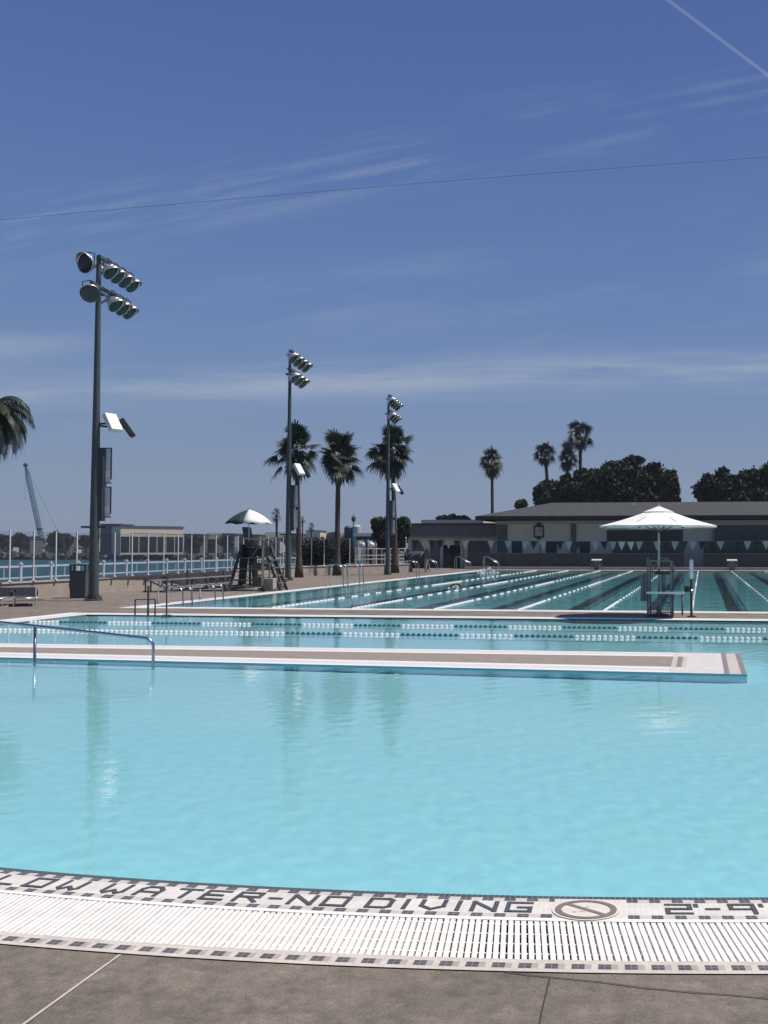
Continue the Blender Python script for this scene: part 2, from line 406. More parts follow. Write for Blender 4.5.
def strip(mb, a, b, inner, w, z, mi=0):
    """flat run from a to b, w wide to the side 'inner' (unit vector pointing from pool edge outward)"""
    a, b, n = Vector((*a, z)), Vector((*b, z)), Vector((*inner, 0)); L = (b - a).length
    P = [a, b, b + n * w, a + n * w]; uv = [(0, 0), (L, 0), (L, w), (0, w)]
    if (P[1] - P[0]).cross(P[2] - P[0]).z < 0: P.reverse(); uv.reverse()
    mb.quad(*P, mi, uv)
mb = MB()
strip(mb, (XL, 12.5), (XL, YB0 + CW), (-1, 0), .8, .004)
strip(mb, (XR, 12.5), (XR, YB0 + CW), (1, 0), .8, .004)
strip(mb, (XL, YB0), (XR, YB0), (0, 1), CW, .004)
struct(mb.build('shallow_pool_coping', M_RUN))
mb = MB()
strip(mb, (BXL, YB1 - CW), (BXL, BYF + CW), (-1, 0), CW, .004); strip(mb, (BXR, YB1 - CW), (BXR, BYF + CW), (1, 0), CW, .004)
strip(mb, (BXL, YB1), (BXR, YB1), (0, -1), CW, .004); strip(mb, (BXL, BYF), (BXR, BYF), (0, 1), CW, .004)
struct(mb.build('lap_pool_coping', M_RUN))

# walkway that reaches out between the shallow pool and the mid lanes
def walkway():
    mb = MB(); zt = .006
    yn = lambda x: 13.9 + (13.1 - 13.9) * (x - XL) / (.55 - XL)
    yf = 15.63
    def slab(x0, x1, d0, d1, mi, uvs=False):
        # d measured from the near edge (d>=0) or the far edge (d<0)
        Y = lambda x, d: yn(x) + d if d >= 0 else yf + d + 1e-9
        P = [(x0, Y(x0, d0), zt), (x1, Y(x1, d0), zt), (x1, Y(x1, d1), zt), (x0, Y(x0, d1), zt)]
        u = [(x0, 0), (x1, 0), (x1, abs(d1 - d0)), (x0, abs(d1 - d0))]
        mb.quad(*P, mi, u)
    xe = .55
    slab(XL - .8, -.42, 0, .62, 0); slab(XL - .8, -.42, .62, -.55, 1); slab(XL - .8, -.42, -.55, -1e-9, 0)
    # end of the walkway: cream and brown bands, white panel, brown edge
    cuts = [(-.42, -.385, 2), (-.385, -.35, 2), (-.35, -.28, 3), (-.28, -.22, 2), (-.22, .27, 4), (.27, .34, 3), (.34, .48, 2), (.48, xe, 3)]
    for a, b, mi in cuts:
        mid = mi if mi != 3 else 3
        slab(a, b, 0, .62, 4 if a < .2 else mi); slab(a, b, .62, -.55, mi); slab(a, b, -.55, -1e-9, 4 if a < .2 else mi)
    x0 = XL
    mb.quad((x0, yn(x0), -1), (xe, yn(xe), -1), (xe, yn(xe), zt), (x0, yn(x0), zt), 5, [(x0, 0), (xe, 0), (xe, 1), (x0, 1)])
    mb.quad((xe, yn(xe), -1), (xe, yf, -1), (xe, yf, zt), (xe, yn(xe), zt), 5, [(0, 0), (2, 0), (2, 1), (0, 1)])
    mb.quad((xe, yf, -1), (x0, yf, -1), (x0, yf, zt), (xe, yf, zt), 5, [(x0, 0), (xe, 0), (xe, 1), (x0, 1)])
    o = struct(mb.build('walkway', [M_RUN, M_WALK, M_CREAM, M_BROWNT, M_WTILE, M_BASIN])); o.cycles.is_caustics_receiver = True
    # tile line at the water along its sides
    t = MB()
    for a, b in (((XL, yn(XL)), (xe, yn(xe))), ((xe, yn(xe)), (xe, yf)), ((xe, yf), (XL, yf))):
        a, b = Vector((*a, 0)), Vector((*b, 0)); n = (b - a).cross(ZZ).normalized() * .003
        L = (b - a).length
        t.quad(a + n + ZZ * -.09, b + n + ZZ * -.09, b + n, a + n, 0, [(0, 0), (L, 0), (L, .1), (0, .1)])
    struct(t.build('walkway_waterline_tile', M_PALET))
walkway()
# dark water line tile of the far wall of each pool
t = MB()
for x, y0, y1 in ((XL, 13.0, YB0), (BXL, YB1, BYF)):
    t.quad((x + .003, y0, -.3), (x + .003, y1, -.3), (x + .003, y1, 0), (x + .003, y0, 0), 1, [(y0, 0), (y1, 0), (y1, .3), (y0, .3)])
for y, x0, x1, z in ((YB0, XL, XR, 0), (BYF, BXL, BXR, 0)):
    t.quad((x0, y - .003, z - .3), (x1, y - .003, z - .3), (x1, y - .003, z), (x0, y - .003, z), 0, [(x0, 0), (x1, 0), (x1, .3), (x0, .3)])
struct(t.build('pool_waterline_tile', [M_TEAL, M_GREYT]))

# ------------------------------------------------------------------ near edge: tile border, lettering, grating
def ring(mb, r0, r1, z0, z1, step=None, pattern=None, mi=0, t0=-TM, t1=TM):
    """flat ring between radii r0<r1 ; pattern cycles material per 'step' metres of arc"""
    rm = (r0 + r1) / 2; n = int((t1 - t0) * rm / step) if step else 260
    for i in range(n):
        a, b = t0 + (t1 - t0) * i / n, t0 + (t1 - t0) * (i + 1) / n
        k = pattern[i % len(pattern)] if pattern else mi
        u0, u1 = a * rm, b * rm
        if step: u0, u1 = i * .0253, (i + 1) * .0253
        mb.quad(arc(r1, a, z1), arc(r1, b, z1), arc(r0, b, z0), arc(r0, a, z0), k, [(u0, 0), (u1, 0), (u1, r1 - r0), (u0, r1 - r0)])
border = thing('tile_border', 'curved mosaic tile border with dark dashes and NO DIVING lettering at the near water edge', 'tile border', (0, 0, 0))
mb = MB(); ring(mb, R_B1 - .0, R_DECK, .005, .005, .0253, [0]); ring(mb, R_B2, R_D1, .005, .005, .0253, [0]); mb.build('cream_edging', M_CREAM, border)
mb = MB(); ring(mb, R_D1, R_B1, .005, .005, .0253, [0, 0, 1, 2]); mb.build('outer_dashed_band', [M_DARKT, M_TAUPE, M_CREAM], border)
mb = MB(); ring(mb, R_W1, R_GR, .005, .005); mb.build('white_edging', M_WPAINT, border)
SYM0, SYM1 = math.atan2(at(553, 912).x - CX, CY - at(553, 912).y), math.atan2(at(621, 912).x - CX, CY - at(621, 912).y)
# dashed bands stop either side of the no-diving sign
for (r0, r1, nm) in ((R_W1 - .045, R_W1, 'middle_dashed_band'), (R_D3, R_WT, 'inner_dashed_band')):
    mb = MB(); ring(mb, r0, r1, .005, .005, .0253, [0, 0, 2, 2], t1=SYM0); ring(mb, r0, r1, .005, .005, .0253, [0, 0, 2, 2], t0=SYM1 + .002)
    ring(mb, r0, r1, .005, .005, .0253, [3], t0=SYM0, t1=SYM1 + .002)
    mb.build(nm, [M_DARKT, M_TAUPE, M_CREAM, M_WTILE], border)
mb = MB(); ring(mb, R_WT, R_D2, .005, .005, .0253, [0]); mb.build('white_tile_band', M_WTILE, border)
mb = MB(); ring(mb, R_LIP + .012, R_D3, -.008, .005, .0253, [0]); ring(mb, R_LIP, R_LIP + .012, -.045, -.008, .0253, [0]); o = mb.build('dark_lip_tiles', M_TEAL, border)
mb = MB(); ring(mb, R_LIP, R_LIP + .0001, -.3, -.045, .0253, [0]); mb.build('waterline_tiles', M_TEAL, border)

GLY = {  # strokes on a 4 x 5 tile grid
 'S': [[(4, 5), (0, 5), (0, 2.5), (4, 2.5), (4, 0), (0, 0)]], 'H': [[(0, 0), (0, 5)], [(4, 0), (4, 5)], [(0, 2.5), (4, 2.5)]],
 'A': [[(0, 0), (0, 3.6), (.9, 5), (3.1, 5), (4, 3.6), (4, 0)], [(0, 2), (4, 2)]], 'L': [[(0, 5), (0, 0), (4, 0)]],
 'O': [[(0, 0), (0, 5), (4, 5), (4, 0), (0, 0)]], 'W': [[(0, 5), (0, 1), (.8, 0), (2, 1.6), (3.2, 0), (4, 1), (4, 5)]],
 'T': [[(0, 5), (4, 5)], [(2, 5), (2, 0)]], 'E': [[(4, 5), (0, 5), (0, 0), (4, 0)], [(0, 2.5), (3.2, 2.5)]],
 'R': [[(0, 0), (0, 5), (4, 5), (4, 2.6), (0, 2.6)], [(2, 2.6), (4, 0)]], '-': [[(1.1, 2.5), (2.9, 2.5)]],
 'N': [[(0, 0), (0, 5), (4, 0), (4, 5)]], 'D': [[(0, 0), (0, 5), (3.2, 5), (4, 4.2), (4, .8), (3.2, 0), (0, 0)]],
 'I': [[(2, 0), (2, 5)]], 'V': [[(0, 5), (0, 1.8), (2, 0), (4, 1.8), (4, 5)]],
 'G': [[(4, 5), (0, 5), (0, 0), (4, 0), (4, 2.3), (2, 2.3)]], '2': [[(0, 5), (4, 5), (4, 2.5), (0, 2.5), (0, 0), (4, 0)]],
 "'": [[(2, 5), (2, 4)]], '9': [[(4, 2.4), (0, 2.4), (0, 5), (4, 5), (4, 0)]], '"': [[(1, 5), (1, 4)], [(3, 5), (3, 4)]],
}
def put_glyph(ch, s, w=.1, h=.108, rbase=14.133, sw=.0215, m=None):
    """letter as flat strokes of mosaic tile following the curve; s = angle of its centre"""
    mb = MB(); k = 0
    for st in GLY[ch]:
        for (a, b) in zip(st, st[1:]):
            A, B = Vector(((a[0] / 4 - .5) * w, a[1] / 5 * h, 0)), Vector(((b[0] / 4 - .5) * w, b[1] / 5 * h, 0))
            d = (B - A).normalized(); n = Vector((-d.y, d.x, 0)) * sw / 2; A, B = A - d * sw / 2, B + d * sw / 2
            z = .0075 + .0004 * (k % 4); k += 1
            P = []
            for p in (A - n, B - n, B + n, A + n): P.append(arc(rbase - p.y, s + p.x / rbase, z))
            L = (B - A).length
            mb.quad(*P, 0, [(A.x, A.y), (A.x + L, A.y), (A.x + L, A.y + sw), (A.x, A.y + sw)])
    o = mb.build('letter', M_LETTER, border)
    return o
def ang_px(x, y): p = at(x, y); return math.atan2(p.x - CX, CY - p.y)
LET = [('L', 5, 883), ('O', 36, 886), ('W', 68, 889), ('W', 113, 892), ('A', 146, 895), ('T', 183, 897), ('E', 212, 899), ('R', 245, 901), ('-', 273, 902), ('N', 301, 903), ('O', 334, 905),
       ('D', 379, 906), ('I', 405, 907), ('V', 432, 908), ('I', 458, 908.5), ('N', 484, 909), ('G', 519, 909.5), ('2', 679, 911), ("'", 697, 911), ('-', 713, 911), ('9', 743, 911), ("'", 763, 911), ('"', 790, 911)]
for ch, x, y in LET:
    if ch == '"': continue
    put_glyph(ch, ang_px(x, y))
aL = ang_px(5, 883)
for i, ch in enumerate('LAHS'): put_glyph(ch, aL - (i + 1) * .0093)
# round no-diving sign set in the white band
sc = at(586, 911.6); sa = math.atan2(sc.x - CX, CY - sc.y); scr = math.hypot(sc.x - CX, sc.y - CY)
sign = MB(); base = arc(scr, sa, 0); er = (arc(scr, sa + .01) - base).normalized(); eo = (base - Vector((CX, CY, 0))).normalized() * -1
for i in range(48):
    a, b = 2 * PI * i / 48, 2 * PI * (i + 1) / 48
    P = lambda r, t: base + er * (r * math.cos(t)) + eo * (r * math.sin(t)) * .85 + ZZ * .0112
    sign.quad(P(.108, a), P(.136, a), P(.136, b), P(.108, b))
sd = (er * .78 - eo * .62).normalized(); sn = sd.cross(ZZ).normalized() * .012
Q = lambda k, j: base + sd * k + sn * j + ZZ * .0108
sign.quad(Q(-.108, -1), Q(.108, -1), Q(.108, 1), Q(-.108, 1))
sign.build('no_diving_ring', mat('sign_brown', (.2, .16, .145), .6, var=.15, scale=40), border)
disc = MB(); disc.add([base + er * (.15 * math.cos(2 * PI * i / 48)) + eo * (.128 * math.sin(2 * PI * i / 48)) + ZZ * .0088 for i in range(48)], [tuple(range(48))])
disc.build('sign_plate', mat('sign_cream', (.66, .61, .54), .6, var=.1, scale=30), border)
fig = MB()   # faded diver figure
for (u, v, w_, h_, r_) in ((-.012, -.02, .035, .012, .2), (.03, -.012, .03, .01, -.4), (-.05, -.028, .02, .016, 0), (.0, .03, .03, .008, .6)):
    c_ = base + er * u + eo * v + ZZ * .0098; e1 = er * math.cos(r_) + eo * math.sin(r_); e2 = eo * math.cos(r_) - er * math.sin(r_)
    fig.quad(c_ - e1 * w_ / 2 - e2 * h_ / 2, c_ + e1 * w_ / 2 - e2 * h_ / 2, c_ + e1 * w_ / 2 + e2 * h_ / 2, c_ - e1 * w_ / 2 + e2 * h_ / 2)
fig.build('faded_diver_mark', mat('sign_faded', (.5, .42, .35), .7), border)

grate = thing('gutter_grating', 'white slotted plastic grating along the curved near edge of the shallow pool', 'drain grating')
mb = MB(); rg0, rg1 = R_GR + .002, R_B2 - .002; pitch = .0278 / 14.44; n = int(2 * TM / pitch)
for i in range(n):
    t = -TM + i * pitch + rnd.uniform(-.00008, .00008); hw = .0101
    dz = rnd.uniform(-.0012, .0012)
    # the bars of this grating are not quite radial: they fan out more slowly than the curve
    xm = arc(14.44, t).x; rad_ang = -t; want = R_(-11.9 - 2.35 * max(-5.5, min(3.5, xm)))
    sh = math.tan(max(-R_(10), min(R_(10), want - rad_ang)))
    c, s_ = math.cos(t), math.sin(t)
    P = []
    for z in (-.022, .004 + dz):
        for r in (rg0, rg1):
            for q in (-hw, hw):
                p = arc(r, t - (r - 14.44) * sh / r, z); P.append((p.x + q * c, p.y + q * s_, z))
    mb.add(P, [(4, 6, 7, 5), (0, 4, 5, 1), (2, 3, 7, 6), (0, 2, 6, 4), (1, 5, 7, 3)])
mb.build('slat_row', M_WHITE, grate)
mb = MB()
for k in (.02, .13, .235, .335, .395):
    r0 = R_GR + k - .006; ring(mb, r0, r0 + .012, -.004, -.004); ring(mb, r0 + .0, r0 + .0001, -.02, -.004)
mb.build('cross_bar_row', M_WHITE, grate)
mb = MB(); ring(mb, R_GR, R_B2, -.1, -.1); ring(mb, R_B2, R_B2 + .0001, -.1, .0); ring(mb, R_GR - .0001, R_GR, -.1, .0); mb.build('trough', M_TROUGH, grate)

# joints in the near deck
def ribbon(name, pts, w, m, z=.004):
    mb = MB(); pts = [Vector((p.x, p.y, z)) for p in pts]
    for a, b in zip(pts, pts[1:]):
        n = (b - a).cross(ZZ).normalized() * w / 2; mb.quad(a - n, b - n, b + n, a + n)
    return struct(mb.build(name, m))
ribbon('deck_joint', [at(120, 955.5), at(25, 1024), at(-120, 1130)], .011, M_JOINT)
j = [at(505, 972.5)] + [at(x, y) + Vector((rnd.uniform(-.004, .004), rnd.uniform(-.003, .003), 0)) for x, y in ((530, 976), (560, 979), (600, 983), (640, 988), (690, 993), (730, 996), (768, 999))] + [at(860, 1008), at(1100, 1030)]
ribbon('deck_crack', j, .006, M_CRACK)
ribbon('deck_seam', [at(550, 978.5), at(546, 995), at(542, 1012), at(538, 1035)], .005, M_CRACK)
for k, y in enumerate((29, 34, 40, 47, 55)): ribbon('deck_joint', [Vector((-20.2, y, 0)), Vector((-15.3, y, 0))], .012, M_CRACK)

# ------------------------------------------------------------------ lane ropes
def lane_rope(x=None, y0=None, y1=None, pts=None, label='', group='', segs=None, solid=5.0, fl=.1, r=.055, gap=.02, zc=WZ + .0):
    a = Vector((x, y0, zc)) if pts is None else pts[0]; b = Vector((x, y1, zc)) if pts is None else pts[1]
    L = (b - a).length; d = (b - a).normalized()
    t = thing('lane_rope', label, 'lane rope', a, 0, group)
    c = MB(); c.tube((0, 0, 0), d * L, .008, n=6); c.build('cable', M_DSTEEL, t)
    parts = [MB(), MB(), MB()]
    k = 0.1
    while k < L - .1:
        mi = segs(k, L)
        if mi is not None: 
            parts[mi].lathe([(r * .55, 0), (r, fl * .2), (r, fl * .8), (r * .55, fl)], d * k, d, n=8)
        k += fl + gap
    for p, nm, m in zip(parts, ('white_floats', 'dark_floats', 'cream_floats'), (M_ROPEW, M_ROPED, M_ROPEC)):
        if p.v:
            o = p.build(nm[:-1] + '_run', m, t, smooth=False); o['kind'] = 'stuff'
    return t
def seg_big(k, L):
    if k > L - 4.6: return 2
    if k < 4.6: return 0 
    if 16 < k < 21 or 31 < k < 33: return 0
    return (0, 1)[int(k / .62) % 2]
side = ['leftmost lane rope of the far lap pool, nearest the pool ladders', 'lane rope second from the left in the far lap pool, beside the crawling swimmer', 'lane rope third from the left in the far lap pool',
        'lane rope fourth from the left in the far lap pool', 'lane rope ending left of the white umbrella in the far lap pool', 'lane rope passing behind the guard chair in the far lap pool',
        'lane rope just right of the guard chair, running straight away', 'rightmost lane rope seen in the far lap pool, ending below a starting block']
for i, x in enumerate(ROPES[:8]):
    lane_rope(x, YB1 + .05, BYF - .05, label=side[i].split(',')[0] if i in (5,) else side[i], group='lane ropes of the far lap pool', segs=seg_big, fl=.25, gap=.06, r=.042, zc=WZ - .012)
def seg_mid(o_):
    return lambda k, L: (0, 1)[int((k + o_) / 1.08) % 2]
lane_rope(pts=(Vector((XL + .1, 20.25, WZ)), Vector((XR - .1, 20.25, WZ))), label='farther of two lane ropes crossing between the walkways', group='lane ropes of the middle pool', segs=seg_mid(.35), fl=.065, gap=.035, r=.045)
lane_rope(pts=(Vector((XL + .1, 18.2, WZ)), Vector((XR - .1, 18.2, WZ))), label='nearer of two lane ropes crossing between the walkways', group='lane ropes of the middle pool', segs=lambda k, L: 0 if k < 6.6 else seg_mid(.9)(k, L), fl=.065, gap=.035, r=.045)

# ------------------------------------------------------------------ water handrail at the walkway
hr = thing('pool_handrail', 'long steel handrail with two posts standing in the shallow pool beside the walkway', 'handrail', at(153, 663.5))
B = hr.location
p1 = at(153, 664) ; p0 = at(35, 661)
D1, D0 = 13.35 + 0.0, 13.5
def zrel(px, py, D): return dep(px, py, D) - B
q1 = p1.copy(); q0 = p0.copy()
dA = (q1 - Vector((0, 0, 0))).dot(f0); dB = (q0).dot(f0)
P1t, P0t = dep(151, 641, dA), dep(35, 626, dB)
Pend = dep(-60, 616, dB + .4)
mb = MB()
top = [Pend - B, P0t - B, dep(95, 632.5, (dA + dB) / 2) - B, dep(146, 638.2, dA) - B, dep(150, 640.0, dA) - B, dep(153, 644, dA) - B, dep(153.4, 650, dA) - B, Vector((p1.x - B.x, p1.y - B.y, -.9))]
mb.path(top, .021, n=10); smooth_angle(mb.build('top_rail', M_STEEL, hr), 60)
mb = MB(); mb.tube(P0t - B, Vector((p0.x - B.x, p0.y - B.y, -.9)), .02); mb.build('post', M_STEEL, hr, smooth=True)
mb = MB(); mb.tube(Pend - B, Vector((Pend.x - B.x, Pend.y - B.y, -.9)), .02); mb.build('post', M_STEEL, hr, smooth=True)

# ------------------------------------------------------------------ market umbrella + guard chair on the far walkway
def market_umbrella(loc, R=1.43, zr=2.08, za=2.53):
    t = thing('market_umbrella', 'open white market umbrella with a wooden finial above the guard chair', 'umbrella', loc)
    n = 8; c = MB(); off = PI / 8
    def P(k, f, th):
        a = 2 * PI * k / n + off; sag = -.05 * math.sin(PI * f)
        return Vector((R * f * math.cos(a), R * f * math.sin(a), za - (za - zr) * f + sag * .6 + th))
    for k in range(n):
        for i in range(6):
            f_, g_ = .16 + .84 * i / 6, .16 + .84 * (i + 1) / 6
            c.quad(P(k, f_, 0), P(k, g_, 0), P(k + 1, g_, 0), P(k + 1, f_, 0), 0)
    for k in range(n):   # short hem
        a, b = P(k, 1, 0), P(k + 1, 1, 0); m_ = (a + b) / 2 + ZZ * .015
        c.quad(a, a - ZZ * .035, m_ - ZZ * .035, m_, 0); c.quad(m_, m_ - ZZ * .035, b - ZZ * .035, b, 0)
    can = c.build('canopy', M_CANVAS, t); s_ = can.modifiers.new('s', 'SOLIDIFY'); s_.thickness = .006
    v = MB()
    for k in range(n):
        for i in range(2):
            f_, g_ = .0 + .26 * i / 2, .26 * (i + 1) / 2
            v.quad(P(k, f_, .022), P(k, g_, .022), P(k + 1, g_, .022), P(k + 1, f_, .022))
    vv = v.build('vent_cap', M_CANVAS, can); s_ = vv.modifiers.new('s', 'SOLIDIFY'); s_.thickness = .006
    m = MB(); m.lathe([(.015, 0), (.022, .015), (.018, .035), (.006, .055)], (0, 0, za + .015), n=10); m.build('finial', mat('wood', (.35, .24, .16), .6), t, smooth=True)
    m = MB(); m.tube((0, 0, .0), (0, 0, za + .02), .025, n=12); m.build('pole', mat('pale_pole', (.5, .48, .45), .5), t, smooth=True)
    for k in range(n):
        m = MB(); a = 2 * PI * k / n + off
        e = P(k, .99, -.02); m.bar((0, 0, za - .06), e, .016, .022); mid = P(k, .52, -.03); m.bar((.03 * math.cos(a), .03 * math.sin(a), zr - .12), mid, .014, .018)
        m.build('rib', M_DSTEEL, t)
    m = MB(); m.lathe([(.04, 0), (.045, .03), (.04, .06)], (0, 0, zr - .15), n=12); m.build('hub', M_BLACK, t)
    m = MB(); m.lathe([(.24, .0), (.24, .05), (.06, .08), (.04, .25)], (0, 0, .0), n=20); m.build('base', M_CHAR, t, smooth=False)
    return t
UMB = dep(659, 600, 23.75); UMB.z = 0
market_umbrella(UMB)

def guard_chair():
    g = at(659, 617.3); o = g.copy()
    t = thing('guard_chair', 'dark steel lifeguard chair on the walkway under the white market umbrella', 'lifeguard chair', o)
    X = lambda px: (px - 659) * g.dot(f0) / F   # metres along the picture's row at the chair
    Z = lambda py: (617.3 - py) * g.dot(f0) / F
    x0, x1, x2, x3 = X(648), X(659), X(671), X(681.5)
    for xx, zz, yy in ((x0, Z(558), 0), (x1, Z(594), 0), (x2, Z(594), 0), (x0 + .02, Z(594), .75), (x2 + .02, Z(594), .75), (x3, Z(594), .75)):
        m = MB(); m.tube((xx, yy, 0), (xx, yy, zz), .022, n=8); m.build('leg', M_CHAIR, t, smooth=True)
    m = MB(); m.box(((x0 + x3) / 2 + .02, .36, Z(593)), (x3 - x0 + .1, .85, .035)); m.box(((x0 + x3) / 2 + .02, -.07, Z(593) + .004), (x3 - x0 + .1, .02, .055), mi=0); bevel(m.build('platform', M_ALU, t))
    for z in (Z(603), Z(612)):
        m = MB(); m.tube((x0, .0, z), (x2, .0, z), .016, n=8); m.build('rung', M_CHAIR, t)
    # seat shell, back hoop and arms
    sx = X(663)
    s_ = MB(); s_.lathe([(.02, -.05), (.2, -.045), (.225, .03), (.2, .035), (.18, -.01), (.02, -.012)], (sx, .32, Z(573)), n=18); smooth_angle(s_.build('seat', M_CHAR, t))
    m = MB(); m.lathe([(.05, 0), (.055, Z(575) - Z(593))], (sx, .32, Z(593)), n=12); m.build('seat_post', M_CHAIR, t)
    hoop = [(sx + .2 * math.cos(a), .5, Z(570) + .26 * math.sin(a)) for a in [PI * i / 12 for i in range(13)]]
    m = MB(); m.path(hoop, .018); hp = m.build('back_hoop', M_CHAIR, t, smooth=True)
    m = MB()
    for i in range(5):
        a = sx - .14 + .07 * i; hh = .25 * math.sqrt(max(.05, 1 - ((a - sx) / .21) ** 2)); m.bar((a, .5, Z(571)), (a, .5, Z(571) + hh), .03, .01)
    m.build('back_slats', M_CHAIR, t)
    for sgn in (-1, 1):
        m = MB(); m.path([(sx + sgn * .24, .5, Z(566)), (sx + sgn * .25, .3, Z(566)), (sx + sgn * .25, .1, Z(567)), (sx + sgn * .24, .08, Z(580))], .014); m.build('arm_rest', M_CHAIR, t, smooth=True)
    m = MB(); m.tube((x0, 0, Z(561)), (x2, .0, Z(561)), .013, n=8); m.tube((x0, 0, Z(577)), (x0, .75, Z(577)), .013, n=8); m.build('guard_rail', M_CHAIR, t)
    m = MB(); m.tube((x2, 0, Z(594)), (x2, 0, Z(561)), .018, n=8); m.build('leg', M_CHAIR, t)
    m = MB(); m.tube((x0 + .02, .75, Z(594)), (x0 + .02, .75, Z(562)), .018, n=8); m.tube((x2 + .02, .75, Z(594)), (x2 + .02, .75, Z(562)), .018, n=8); m.tube((x0 + .02, .75, Z(562)), (x2 + .02, .75, Z(562)), .014, n=8); m.build('back_rail', M_CHAIR, t)
    # rescue post to the right
    pr = dep(691.5, 617, g.dot(f0) + .1); pr.z = 0
    r_ = thing('rescue_post', 'upright post with a white rescue tube and a dark box, right of the guard chair', 'rescue post', pr)
    m = MB(); m.tube((0, 0, 0), (0, 0, .95), .03, n=10); m.box((0, 0, .012), (.2, .2, .024)); m.build('post', M_CHAR, r_)
    m = MB(); m.lathe([(.03, 0), (.045, .03), (.045, .4), (.025, .45)], (.0, 0, .87), n=12); m.build('rescue_tube', M_WPAINT, r_, smooth=True)
    m = MB(); m.box((-.1, -.02, .64), (.12, .1, .13)); bevel(m.build('box', M_BLACK, r_), .01)
    m = MB(); m.tube((0, 0, .55), (.02, -.05, .62), .02, n=8); m.build('clamp', M_ALU, r_)
    # towel hung on the rail
    tw = MB(); 
    for i in range(8):
        for k in range(2):
            xa, xb = -.2 + .025 * i * 1.0, -.2 + .025 * (i + 1)
            wv = lambda q: .03 * math.sin(q * 90)
            z0, z1 = Z(575) - .3 * k, Z(575) - .3 * (k + 1)
            tw.quad((xa, wv(xa), z0), (xb, wv(xb), z0), (xb, wv(xb) * 1.6, z1), (xa, wv(xa) * 1.6, z1))
    tt = tw.build('towel', mat('grey_towel', (.2, .2, .2), .95, var=.2, scale=9)); tt.location = o + Vector((x0 + .04, -.01, 0))
    sm = tt.modifiers.new('s', 'SOLIDIFY'); sm.thickness = .012
    tag(tt, 'grey towel hanging from the left rail of the guard chair', 'towel')
guard_chair()

# ------------------------------------------------------------------ light poles
def floodlight(t, c, aim, arm_dir, r=.25):
    aim = Vector(aim).normalized(); c = Vector(c)
    m = MB(); prof = [(.05, -.36), (.1, -.35), (.12, -.24), (.17, -.16), (r * .96, -.04), (r, .02), (r + .012, .03), (r + .012, .06)]
    m.lathe(prof, c, aim, n=18, cap1=False)
    side_ = aim.cross(ZZ).normalized(); up_ = side_.cross(aim).normalized()
    # visor over the upper half
    N = 10
    for i in range(N):
        a, b = PI * i / N, PI * (i + 1) / N
        V = lambda q, z: c + side_ * ((r + .012) * math.cos(q)) + up_ * ((r + .012) * math.sin(q)) + aim * z
        e = lambda q: .06 + .16 * math.sin(q)
        m.quad(V(a, .06), V(b, .06), V(b, e(b)), V(a, e(a)))
    o = smooth_angle(m.build('floodlight', M_ALU, t), 50); sm = o.modifiers.new('s', 'SOLIDIFY'); sm.thickness = .006
    l = MB(); l.lathe([(r * .98, .035), (r * .6, .05), (.01, .055)], c, aim, n=18, cap0=False); l.build('lens', M_LENS, o, smooth=True)
    b = MB(); b.path([c + side_ * (r * .7) - aim * .1, c + side_ * (r * .75) + ZZ * .3 - aim * .1, c + ZZ * .36 - aim * .1, c - side_ * (r * .75) + ZZ * .3 - aim * .1, c - side_ * (r * .7) - aim * .1], .018, n=6); b.build('bracket', M_POLE, o)
